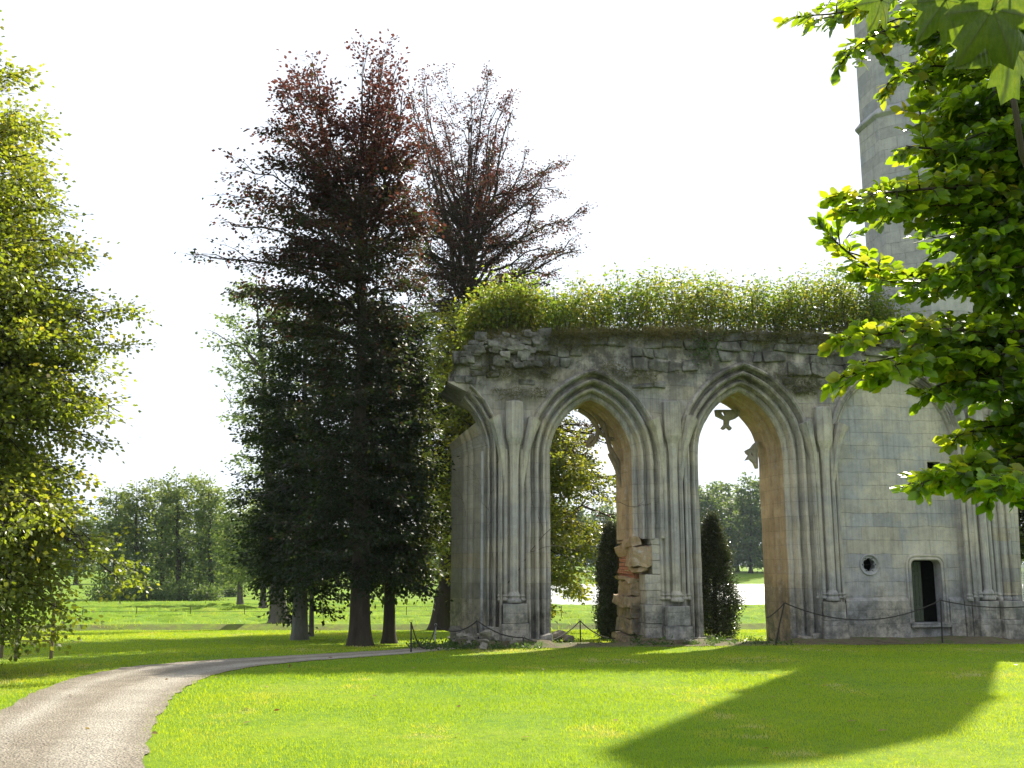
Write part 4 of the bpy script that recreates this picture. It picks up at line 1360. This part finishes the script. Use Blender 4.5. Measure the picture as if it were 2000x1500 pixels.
# ------------------------------------------------------------------ things on the lawn
def stone_obj(name, label, cat, c, size, mat, seed, group=None, sink=.25):
    bm = bmesh.new()
    bmesh.ops.create_icosphere(bm, subdivisions=3, radius=1)
    for v in bm.verts:
        q = v.co.copy()
        # flatten into a few facets, then roughen
        for k in range(11):
            dv = noise.noise_vector(Vector((seed * 3.7 + k * 5.1, k * 2.2, seed))).normalized()
            dd_ = q.dot(dv)
            if dd_ > .48: q -= dv * (dd_ - .48) * .95
        q += noise.noise_vector(q * 1.7 + Vector((seed, 0, 0))) * .14 + noise.noise_vector(q * 5 + Vector((seed, 3, 0))) * .07
        v.co = Vector((q.x * size[0], q.y * size[1], q.z * size[2] + size[2] * (1 - sink) - size[2] * .15))
    me = bpy.data.meshes.new(name); bm.to_mesh(me); bm.free()
    o = link(name, me, mat)
    o.location = c
    tag(o, label, cat, group)
    return o
# heap under the left pier: every stone a thing
rr = random.Random(99)
for i in range(40):
    px = rr.uniform(872, 1005); py = rr.uniform(1252, 1271) if px < 960 else rr.uniform(1256, 1266)
    q = ground(px, py)
    a = rr.uniform(.10, .30)
    lift = rr.choice((0, 0, .15, .3)) * (1 if 885 < px < 960 else .3)
    stone_obj('rubble_stone', 'grey fallen stone in the rubble heap at the foot of the left pier', 'stone', (q.x, q.y + lift, q.z + lift), (a, a * rr.uniform(.6, .9), a * rr.uniform(.45, .8)), M['rock'], i, 'rubble heap at the left pier')
for i, (px, py, sx, sz, lab) in enumerate(((1066, 1262, .34, .20, 'low moss-covered slab lying in front of the left arch'), (1088, 1254, .30, .26, 'squared grey block leaning behind the mossy slab'), (1109, 1256, .22, .22, 'pointed brown boulder right of the mossy slab'),
                                            (1385, 1253, .34, .17, 'flat pale boulder in the grass under the right arch'), (1430, 1256, .30, .11, 'broad low brown stone on the sill of the right arch'), (1787, 1240, .42, .27, 'mossy boulder used as a step below the small door'))):
    q = ground(px, py)
    stone_obj('boulder', lab, 'boulder', tuple(q), (sx, sx * .7, sz), M['rock'], 60 + i)
# pale flowers beside the right arch
q = ground(1349, 1262)
root = empty('white_flowers', tuple(q)); tag(root, 'tuft of small white flowers beside the pier', 'flowers')
for k in range(14):
    lv = Leaves()
    hd = rg_.normal(0, 1, 3) * np.array([.10, .08, .04]) + np.array([0, 0, .15])
    q_ = np.arange(9) * .7
    pd = np.stack([np.cos(q_), np.sin(q_), np.full(9, .35)], 1)
    lv.add(np.repeat(hd[None], 9, 0), pd, np.array([0, 0, 1.])[None] + pd * .2, .035, .030, .9)
    lv.build('bloom', M['pale_flower'], root)
lv = Leaves(); n = 90
o = rg_.normal(0, 1, (n, 3)) * np.array([.12, .08, .02])
lv.add(o, rg_.normal(0, .4, (n, 3)) + np.array([0, 0, 1.]), rg_.normal(0, 1, (n, 3)), .15, .02, .5)
lv.build('foliage', M['weed'], root)

# weeds along the wall foot
lv = Leaves()
for (pa, pb, py, dens, hh) in ((872, 1060, 1266, 26, .13), (1060, 1215, 1258, 8, .10), (1240, 1400, 1258, 30, .16), (1540, 1980, 1246, 30, .13), (800, 880, 1268, 20, .2), (1232, 1262, 1256, 60, .26), (1400, 1540, 1257, 12, .10)):
    for k in range(int((pb - pa) / 10 * dens / 6)):
        px = rr.uniform(pa, pb); q = ground(px, py + rr.uniform(-6, 5))
        m = 18
        off = rg_.normal(0, 1, (m, 3)) * np.array([.09, .07, .5 * hh]); off[:, 2] = np.abs(off[:, 2])
        lv.add(np.array(q)[None] + off, rg_.normal(0, .7, (m, 3)) + np.array([0, 0, .5]), rg_.normal(0, .8, (m, 3)) + np.array([0, 0, .6]), rg_.uniform(.05, .12, m), .045, np.clip(rg_.normal(.35, .25, m), 0, 1))
wd_ = lv.build('weeds', M['weed'])
tag(wd_, 'dark green weeds growing along the wall foot', 'weeds', kind='stuff')
# bare earth ledge under the wall
mb = MB()
K = 90
vs = []
for i in range(K + 1):
    s = -1.6 + (S[3] + 3.2) * i / K
    for n_, dz in ((-1.25, .016), (-.7, .07), (-.25, .16), (.4, .20)):
        n2 = n_ + (vnoise(s * .9, n_, 3) - .5) * .5 * (1 if n_ < 0 else 0)
        p = w2w(s, n2, 0)
        vs.append((p.x, p.y, tz1(p.x, p.y) + (dz + (vnoise(s * 1.4, n_ * 3, 7) - .5) * .10 * (n_ > -1)) * (.35 if A1.c - A1.w < s < A1.c + A1.w or A2.c - A2.w < s < A2.c + A2.w else 1)))
mb.add(vs, [(i * 4 + j, i * 4 + j + 1, i * 4 + j + 5, i * 4 + j + 4) for i in range(K) for j in range(3)])
def earth_mat():
    N = NT('bare_earth')
    ob = N.coords('Object'); a = N.noise(ob, 2.2, 6, .7); b_ = N.noise(ob, 14, 5, .7)
    c = N.ramp(a, [(.35, (.075, .06, .04)), (.5, (.13, .11, .07)), (.62, (.06, .10, .018))])
    return N.done(N.principled(c, .95, N.bump(b_, .9, .05), .1))
bank = mb.build('earth_bank', earth_mat(), smooth=True)
tag(bank, 'strip of bare earth and weeds along the wall foot', 'earth', kind='structure')

# stanchions and sagging ropes
def stanchion(px0, py0, px1, py1, label, mat, dd=None, r_=.021):
    f = ground(px1, py1)
    d = f.y if dd is None else dd
    if dd is not None: f = at(px1, py1, d); f.z = tz1(f.x, d)
    t = at(px0, py0, d)
    root = empty('rope_post', tuple(f)); tag(root, label, 'post', 'rope barrier posts')
    mb = MB(); mb.tube([(0, 0, -.1), (t - f) * .5, t - f], [r_ * 1.15, r_, r_], 8); mb.build('rod', mat, root)
    mb = MB()
    c = t - f
    mb.tube([c + Vector((.032 * math.cos(a), 0, .03 + .032 * math.sin(a))) for a in [k * math.pi / 5 for k in range(11)]], .006, 5)
    mb.build('eye_ring', mat, root)
    return t + Vector((0, 0, .01))
pA = stanchion(803, 1216, 803, 1275, 'thin dark rod left of the rubble heap holding the rope end', M['iron'])
pB = stanchion(851, 1222, 849, 1264, 'pale short rod behind the weeds near the left pier', M['paleiron'])
pC = stanchion(932, 1213, 936, 1266, 'thin rod rising out of the rubble heap', M['iron'])
pD = stanchion(1022, 1246, 1022, 1266, 'broken stub rod in front of the left pier plinth', M['iron'])
pE = stanchion(1133, 1213, 1134, 1258, 'upright dark rod standing in the left arch', M['iron'])
pF = stanchion(1532, 1178, 1513, 1253, 'leaning dark rod by the right jamb of the right arch', M['iron'], 29.3)
pG = stanchion(1837, 1173, 1840, 1248, 'dark green rod in front of the small door', M['iron'], 30.1)
pH = stanchion(2085, 1172, 2086, 1250, 'dark rod beyond the white gate', M['iron'], 30.9)
def rope(a, b, sag, label, r_=.017):
    root = None
    mb = MB()
    c = (a + b) / 2
    P = []
    for i in range(17):
        t = i / 16
        p = a * (1 - t) + b * t
        z = p.z - sag * 4 * t * (1 - t)
        g = tz1(p.x, p.y) + .02
        P.append(Vector((p.x, p.y, max(z, g))) - c)
    mb.tube(P, r_, 6)
    o = mb.build('rope', M['rope']); o.location = c
    tag(o, label, 'rope', 'sagging barrier ropes')
rope(pA, pB, .62, 'slack rope dropping to the grass left of the rubble heap')
rope(pB, pC, .22, 'rope running across the front of the rubble heap')
rope(pC, pD, .12, 'rope slanting down to the stub rod')
rope(pD, pE, .30, 'rope rising from the stub rod to the left arch')
rope(pE, at(1205, 1246, 31.5), .16, 'rope sagging right across the lower left arch')
rope(at(1497, 1207, 29.3), pF, .05, 'short rope end slanting left of the leaning rod')
rope(pF, pG, .52, 'long rope sagging across the wall from leaning rod to door')
rope(pG, pH, .22, 'rope running right from the door to the wall end')

# timber guard round the lime trunk
g0 = ground(30, 1292)
root = empty('tree_guard', (g0.x - .55, g0.y + .45, tz1(g0.x - .55, g0.y + .45)))
tag(root, 'brown wooden stake guard with rails under the left tree', 'tree guard')
corners = [(.55, -.45), (.98, .25), (-.55, -.55), (-.35, .75)]
def loc(c_, z): 
    return Vector((c_[0], c_[1], z + tz1(root.location.x + c_[0], root.location.y + c_[1]) - root.location.z))
for k, c_ in enumerate(corners):
    mb = MB(); mb.tube([loc(c_, -.15), loc(c_, .6), loc(c_, 1.25) + Vector((-.03, 0, 0))], [.038, .036, .034], 8); mb.build('stake', M['wood'], root)
for h in (.40, .52):
    for a, b in ((0, 1), (0, 2), (1, 3), (2, 3)):
        mb = MB(); mb.tube([loc(corners[a], h), (loc(corners[a], h) + loc(corners[b], h)) / 2 - Vector((0, 0, .02)), loc(corners[b], h)], .012, 6); mb.build('rail', M['wood'], root)

# wire park fence in the meadow: posts are parts of each run
def fence(pts, hgt, label, step):
    a0 = Vector(pts[0])
    root = empty('wire_fence', (a0.x, a0.y, tz1(a0.x, a0.y))); tag(root, label, 'fence')
    o = root.location
    P = []
    for (x0, y0), (x1, y1) in zip(pts[:-1], pts[1:]):
        n = max(1, int(math.hypot(x1 - x0, y1 - y0) / step))
        for i in range(n): P.append((x0 + (x1 - x0) * i / n, y0 + (y1 - y0) * i / n))
    P.append(pts[-1])
    tops_ = []
    for x, y in P:
        z = float(np.interp(y, TY, TZ)) + .15
        mb = MB(); mb.tube([Vector((x, y, z - .4)) - o, Vector((x, y, z + hgt)) - o], .022, 6); mb.build('post', M['iron'], root)
        tops_.append(Vector((x, y, z)))
    for f in (.35, .68, .97):
        mb = MB(); mb.tube([p + Vector((0, 0, hgt * f)) - o for p in tops_], .010, 4); mb.build('wire', M['iron'], root)
f0, f1, f2 = ground(60, 1216), ground(560, 1214), ground(900, 1206)
fence([(f0.x - 8, 60.5), (f1.x, 60.0), (3.0, 62.5)], .85, 'thin wire fence crossing the near meadow', 2.75)
fence([(-31, 104), (-16, 108), (-2, 116)], 1.0, 'thin wire fence at the far side of the meadow', 4.2)

# white lattice gate at the right end
gq = at(1976, 1232, 33.2)
gz = tz1(gq.x, gq.y)
gt = empty('white_gate', (gq.x, gq.y, gz), R(4)); tag(gt, 'white lattice gate panel at the right end of the wall', 'gate')
gh = at(1976, 1103, 33.2).z - gz
mb = MB()
mb.box(0, .09, 0, .06, .05, gh, bev=.008); mb.box(1.5, 1.59, 0, .06, .05, gh, bev=.008)
mb.box(.092, 1.498, .004, .056, .05, .16, bev=.006); mb.box(.092, 1.498, .004, .056, gh - .1, gh, bev=.006); mb.box(.092, 1.498, .004, .056, gh * .5, gh * .5 + .08, bev=.006)
mb.build('frame', M['white'], gt)
mb = MB()
for i in range(24):
    x = .12 + i * .058
    mb.box(x, x + .03, .012, .028, .162, gh * .5 - .002)
    mb.box(x, x + .03, .012, .028, gh * .5 + .082, gh - .102)
for i in range(26):
    z = .20 + i * .075
    if abs(z - gh * .5) < .12 or z > gh - .14: continue
    mb.box(.094, 1.496, .030, .044, z, z + .03)
mb.build('lattice', M['white'], gt)

# ------------------------------------------------------------------ foreground beech on the right
root = empty('green_beech', (3.9, 5.4, tz1(3.9, 5.4)))
tag(root, 'sunlit green beech boughs reaching in from the right edge', 'tree')
ro = np.array(root.location)
rv = Vector(root.location)
bk = MB(); lv = Leaves()
bk.tube([(0, 0, -.1), (.02, .02, 1.2), (-.04, .05, 2.6), (-.02, 0, 4.2), (.05, 0, 6)], [.17, .14, .12, .095, .06], 12)
rh = random.Random(5); rgh = np.random.default_rng(55)
def hero(path, nt_, tl, lp_, thick=.012, tint=(.2, .6), size=.060, leafstart=.10, flat=.75):
    P = [at(*q) for q in path]; tl *= .68; lp = lp_ * 1.2; nt_ = int(nt_ * 1.25)
    for _ in range(2):
        q = [P[0]]
        for i in range(len(P) - 1): q += [P[i] * .75 + P[i + 1] * .25, P[i] * .25 + P[i + 1] * .75]
        P = q + [P[-1]]
    m = len(P)
    bk.tube([p - rv for p in P], [thick * (1 - .85 * i / (m - 1)) for i in range(m)], 6, cap=False)
    cum = np.concatenate([[0], np.cumsum([(P[i + 1] - P[i]).length for i in range(m - 1)])])
    def ev(t):
        x = t * cum[-1]; i = min(int(np.searchsorted(cum, x, 'right')) - 1, m - 2); i = max(i, 0)
        f = (x - cum[i]) / max(cum[i + 1] - cum[i], 1e-6)
        return P[i] * (1 - f) + P[i + 1] * f, (P[i + 1] - P[i]).normalized()
    for k in range(nt_):
        t = leafstart + (1 - leafstart) * (k + rh.random() * .7) / nt_
        p, tan = ev(min(t, 1))
        sd = 1 if k % 2 else -1
        ra = sd * rh.uniform(.5, 1.1) * (1 if t < .95 else .2)
        dr = Vector((tan.x * math.cos(ra) - tan.y * math.sin(ra), tan.x * math.sin(ra) + tan.y * math.cos(ra), tan.z + rh.uniform(-.6, .55))).normalized()
        ln = tl * rh.uniform(.5, 1.1) * (1.1 - .5 * t)
        e = p + dr * ln + Vector((0, 0, -.1 * ln))
        bk.tube([p - rv, (p + e) / 2 + Vector((0, 0, .01)) - rv, e - rv], [.004, .003, .0015], 4, cap=False)
        tb = tint[0] + tint[1] * rh.random()
        up = np.array([rh.gauss(0, .7), rh.gauss(-.5, .7), .9])
        nl = max(2, int(lp * rh.uniform(.7, 1.3)))
        for j in range(nl):
            u = (j + .6) / nl
            c = np.array(p + (e - p) * u)
            s2 = 1 if j % 2 else -1
            side = np.array([-dr.y, dr.x, 0.0]) * s2
            d_ = np.array(dr) * .75 + side * (.8 if j < nl - 1 else .1) + rgh.normal(0, .22, 3) + np.array([0, 0, -.12])
            sz = size * rh.uniform(.72, 1.15)
            lv.add((c - ro)[None] + d_[None] * .008, d_[None], (up + rgh.normal(0, flat, 3))[None], sz, sz * rh.uniform(.64, .80), min(1, max(0, tb + rh.gauss(0, .12))))
HB = [
    ([(2260, 160, 5.2), (1950, -60, 4.8), (1760, -30, 4.5), (1660, 25, 4.3), (1556, 32, 4.2)], 20, .26, 8),
    ([(2260, 200, 5.2), (1950, 60, 4.9), (1780, 40, 4.6), (1690, 75, 4.5), (1652, 112, 4.4)], 18, .30, 8),
    ([(2260, 240, 5.2), (1960, 150, 5.0), (1800, 120, 4.9), (1730, 165, 4.7)], 16, .30, 8),
    ([(2260, 300, 5.0), (1960, 230, 4.7), (1800, 240, 4.5), (1795, 205, 4.4)], 16, .30, 8),
    ([(2260, 320, 4.9), (1960, 290, 4.6), (1800, 290, 4.4), (1770, 285, 4.3)], 18, .28, 8),
    ([(2260, 420, 4.9), (1960, 360, 4.5), (1780, 370, 4.2), (1640, 388, 4.0)], 26, .32, 9),
    ([(2260, 420, 4.8), (1960, 400, 4.5), (1800, 400, 4.3), (1655, 412, 4.1)], 20, .26, 8),
    ([(2260, 520, 5.2), (1960, 480, 5.0), (1780, 545, 4.8), (1690, 520, 4.7), (1640, 480, 4.6), (1600, 440, 4.6)], 20, .22, 7),
    ([(2260, 560, 5.0), (1960, 560, 4.8), (1790, 555, 4.6), (1680, 545, 4.5)], 16, .28, 8),
    ([(2260, 640, 4.8), (1960, 650, 4.4), (1800, 640, 4.2), (1640, 665, 4.0)], 24, .24, 8),
    ([(2260, 680, 4.8), (1960, 690, 4.4), (1800, 700, 4.2), (1645, 735, 4.0)], 24, .26, 8),
    ([(2260, 740, 4.8), (1980, 720, 4.5), (1860, 740, 4.4), (1800, 770, 4.3)], 16, .26, 8),
    ([(2260, 820, 5.0), (2020, 830, 4.7), (1940, 830, 4.6), (1872, 850, 4.5)], 16, .26, 8),
    ([(2260, 880, 4.8), (2020, 890, 4.5), (1900, 900, 4.3), (1792, 948, 4.1)], 24, .26, 9),
    ([(2260, 930, 4.6), (2040, 930, 4.4), (1960, 935, 4.3), (1905, 950, 4.2)], 16, .24, 8),
    ([(2260, 900, 4.2), (2080, 930, 4.0), (2000, 930, 3.9), (1955, 940, 3.8)], 14, .24, 8),
]
for path_, nt_, tl, lp in HB:
    hero(path_, int(nt_ * 1.5), tl, lp + 1, thick=.012, tint=(.3, .5))
    for q in range(2):
        hero([(x + rh.uniform(-10, 10), y + rh.uniform(-24, 16), z_ + .15 + .2 * q) for x, y, z_ in path_[:-1]] + [(path_[-1][0] + rh.uniform(25, 90), path_[-1][1] + rh.uniform(-25, 12), path_[-1][2] + .15 + .2 * q)], int(nt_ * 1.1), tl, lp, thick=.009)
# deeper boughs that thicken the mass, leaf tint lowered to paint inner shade
for k in range(135):
    py = rh.uniform(-60, 900)
    tipx = np.interp(py, [-60, 60, 200, 300, 400, 470, 560, 650, 760, 860, 930], [1720, 1740, 1800, 1790, 1760, 1790, 1760, 1740, 1850, 1900, 1880]) + rh.uniform(25, 190)
    d = rh.uniform(4.4, 5.7)
    hero([(2300, py - rh.uniform(-60, 60), d + .2), (2100, py - 25 + rh.uniform(-30, 30), d), ((tipx + 2050) / 2, py - 15, d - .1), (tipx, py + rh.uniform(0, 30), d - .2)], 17, .36, 10, thick=.009, tint=(.0, .5))
bk.tube([tuple(at(1972, 160, 3.4) - rv), tuple(at(1984, 220, 3.4) - rv), tuple(at(1996, 300, 3.4) - rv), tuple(at(2060, 460, 3.6) - rv)], [.010, .011, .012, .014], 7)
bk.build('trunk', M['twig'], root, smooth=True)
lv.build('crown', M['beech'], root, OVATE, smooth=True)
print('hero leaves', lv.count())

# big sycamore leaves hanging very near the lens at the top right
root = empty('sycamore_twig', at(1960, -110, 1.75)); tag(root, 'large lobed yellow-green sycamore leaves hanging at the top right corner', 'branch')
so = Vector(root.location)
def syc_mat():
    N = NT('sycamore_leaf')
    at_ = N.n('ShaderNodeAttribute', _attribute_name='vein')
    v = N.ramp(at_.outputs['Fac'], [(.55, 0.0), (.90, 1.0)])
    ob = N.coords('Object')
    a = N.noise(ob, 30, 7, .8)
    c = N.ramp(a, [(.3, (.035, .065, .010)), (.6, (.06, .095, .014)), (.75, (.10, .10, .02))])
    t = N.ramp(a, [(.3, (.05, .10, .006)), (.55, (.13, .19, .010)), (.75, (.26, .26, .02))])
    c = N.mix(N.math('MULTIPLY', v, .6), c, (.14, .16, .05)); t = N.mix(N.math('MULTIPLY', v, .85), t, (.025, .04, .008))
    wv = N.n('ShaderNodeTexWave', Scale=38.0, Distortion=3.0); N.l(ob, wv.inputs['Vector'])
    nb = N.bump(N.math('ADD', N.math('MULTIPLY', wv.outputs['Fac'], .5), at_.outputs['Fac']), .6, .004)
    p = N.principled(c, .42, nb, .4)
    tr = N.n('ShaderNodeBsdfTranslucent'); N.l(t, tr.inputs['Color'])
    ms = N.n('ShaderNodeMixShader', Fac=.5); N.l(p, ms.inputs[1]); N.l(tr.outputs[0], ms.inputs[2])
    return N.done(ms.outputs[0])
M['syc'] = syc_mat()
mb = MB(); mb.tube([(.35, .05, .05), (0, 0, .02), (-.22, -.02, .03)], [.006, .005, .003], 7); mb.build('twig', M['twig'], root)
lobes = [(0, 1.0), (12, .80), (20, .84), (30, .52), (42, .74), (55, .92), (66, .70), (74, .74), (88, .45), (100, .55), (115, .66), (130, .50), (150, .36), (172, .20)]
def syc(px, py, d, size, roll, tilt, seed):
    c = at(px, py, d) - so        # leaf tip hangs down at (px,py)
    rs_ = random.Random(seed)
    rim = [(a, r_ * rs_.uniform(.93, 1.05)) for a, r_ in lobes] + [(360 - a, r_ * rs_.uniform(.93, 1.05)) for a, r_ in lobes[::-1][:-1]]
    vs = [(0, 0, 0)]; fs = []; vein = [1.0]
    rings = (.18, .36, .54, .72, .88, 1.0)
    main = {0, 42, 55, 74, 115, 100}
    for f in rings:
        for a, r_ in rim:
            rr_ = r_ * f * (1 if f > .5 else .75 + .5 * f)
            x, z = rr_ * math.sin(R(a)), -rr_ * math.cos(R(a))
            am = min(a, 360 - a)
            mv = 1.0 if am in (0, 55, 115) else 0.0
            y = .20 * abs(x) * f - .22 * z * abs(z) * f + (.035 if mv else -.01) * f + .02 * math.sin(a * .15 + seed) * f
            vs.append((x, y, z)); vein.append(mv)
    n = len(rim)
    for i in range(n):
        j = (i + 1) % n
        fs.append((0, 1 + i, 1 + j))
        for q in range(len(rings) - 1):
            fs.append((1 + q * n + i, 1 + (q + 1) * n + i, 1 + (q + 1) * n + j, 1 + q * n + j))
    me = bpy.data.meshes.new('leaf')
    MX = Matrix.Rotation(R(roll), 4, 'Y') @ Matrix.Rotation(R(tilt), 4, 'Z') @ Matrix.Rotation(R(rs_.uniform(-18, 18)), 4, 'X')
    base_ = c + (Matrix.Rotation(R(roll), 4, 'Y') @ Vector((0, 0, size)))
    me.from_pydata([tuple(MX @ (Vector(v) * size) + base_) for v in vs], [], fs)
    me.attributes.new('vein', 'FLOAT', 'POINT').data.foreach_set('value', np.array(vein, np.float32))
    me.polygons.foreach_set('use_smooth', [True] * len(fs))
    link('leaf', me, M['syc'], root)
    mbp = MB(); mbp.tube([base_, base_ * .6 + Vector((0, 0, .03)), Vector((0, 0, .02)) + base_ * .2], [.0022, .0022, .0025], 5); mbp.build('petiole', M['twig'], root)
syc(1962, 205, 1.62, .118, 8, 18, 1)
syc(1876, 92, 1.74, .098, -12, -28, 2)
syc(1706, 62, 2.05, .078, 16, 35, 3)
syc(1996, 128, 1.56, .110, -22, -12, 4)
syc(1820, 60, 1.9, .085, 10, 25, 5)
syc(1925, 60, 1.8, .095, 4, -10, 6)

# ------------------------------------------------------------------ summer haze: one closed box of even air
hz = MB()
hz.box(-700, 700, -60, 900, -6, 75)
def haze_mat():
    m, t = new_mat('haze_air')
    o = t.nodes.new('ShaderNodeOutputMaterial'); v = t.nodes.new('ShaderNodeVolumePrincipled')
    v.inputs['Color'].default_value = (.78, .90, 1.0, 1)
    v.inputs['Density'].default_value = .00012
    v.inputs['Anisotropy'].default_value = .0
    t.links.new(v.outputs[0], o.inputs['Volume'])
    return m
hzo = hz.build('haze', haze_mat())
tag(hzo, 'thin bluish summer haze over the park', 'haze', kind='stuff')
# ------------------------------------------------------------------ grass blades on the lawn
lv = Leaves(); rg_ = np.random.default_rng(77)
def blades(y0, y1, dens, wid, hgt, half=.60):
    x0 = -(y1 * half + 2); area = (y1 - y0) * (2 * -x0)
    n = int(area * dens)
    x = rg_.uniform(x0, -x0, n); y = rg_.uniform(y0, y1, n)
    ok = (np.abs(x) < y * half + 1.5)
    x, y = x[ok], y[ok]
    ok = ~on_path(x + rg_.normal(0, .07, len(x)), y + rg_.normal(0, .12, len(x)))
    x, y = x[ok], y[ok]
    # keep clear of the masonry
    s = (x - W0.x) * ct + (y - W0.y) * st_; nn = -(x - W0.x) * st_ + (y - W0.y) * ct
    inwall = (s > -1.0) & (s < S[3] + 1) & (nn > -.3) & (nn < 2.6) & ~((np.abs(s - A1.c) < A1.w) | (np.abs(s - A2.c) < A2.w))
    x, y = x[~inwall], y[~inwall]
    n = len(x)
    cl = vnoise(x * .9, y * .9, 21); c2 = vnoise(x * 3.3, y * 3.3, 22); c3 = vnoise(x * .22, y * .22, 23)
    streak = np.clip((vnoise(x * 1.2, y * .45, 31) - .66) * 4, 0, 1) * np.clip((vnoise(x * 4, y * 4, 33) - .3) * 2, 0, 1)
    z = tz(x, y)
    hh = hgt * (.45 + .9 * cl) * rg_.uniform(.6, 1.35, n)
    dd = np.stack([rg_.normal(0, .45, n), rg_.normal(0, .45, n), np.ones(n)], 1)
    t = .14 + .50 * c3 + .16 * c2 + rg_.normal(0, .07, n) + streak * .55
    lv.add(np.stack([x, y, z - .004], 1), dd, rg_.normal(0, 1, (n, 3)), hh, wid * rg_.uniform(.7, 1.3, n), np.clip(t, 0, 1))
blades(6.5, 11, 1700, .006, .038)
blades(11, 15, 1150, .008, .040)
blades(15, 21, 620, .011, .044)
blades(21, 30, 300, .016, .048)
blades(30, 49, 150, .020, .052, .50)
n = 70
fy = rg_.uniform(8, 24, n); fx = rg_.uniform(-.5, .5, n) * fy
fl = Leaves()
fl.add(np.stack([fx, fy, tz(fx, fy) + .03], 1), rg_.normal(0, 1, (n, 3)) * np.array([1, 1, .15]), rg_.normal(0, .3, (n, 3)) + np.array([0, 0, 1.]), rg_.uniform(.05, .10, n), .05, np.clip(rg_.random(n), 0, 1))
flo = fl.build('fallen_leaves', leaf_mat('fallen_leaf', [(0, (.16, .09, .03)), (1, (.30, .22, .08))], [(0, (.2, .1, .03)), (1, (.4, .3, .08))], .3), None, OVATE)
tag(flo, 'few brown fallen leaves scattered over lawn and drive', 'leaves', kind='stuff')
print('blades', lv.count(), 'leaves', tot)
g = lv.build('grass', M['blade'], None, BLADE)
tag(g, 'fine short grass blades of the sunlit lawn', 'grass', kind='stuff')
lv = Leaves()
n = 26000
y = rg_.uniform(49.5, 112, n); x = rg_.uniform(-.55, .55, n) * (y + 6)
h_ = np.clip(vnoise(x * .55, y * 1.5, 1) - .35, 0, 1)
lv.add(np.stack([x, y, tz(x, y) - .01], 1), np.stack([rg_.normal(0, .5, n), rg_.normal(0, .5, n), np.ones(n)], 1), rg_.normal(0, 1, (n, 3)), (.10 + .30 * h_) * rg_.uniform(.6, 1.4, n), .035, np.clip(.05 + .5 * vnoise(x * .2, y * .5, 41) + rg_.normal(0, .08, n), 0, 1))
mg = lv.build('meadow_grass', M['blade'], None, BLADE)
tag(mg, 'rough cut meadow grass in uneven swathes', 'grass', kind='stuff')
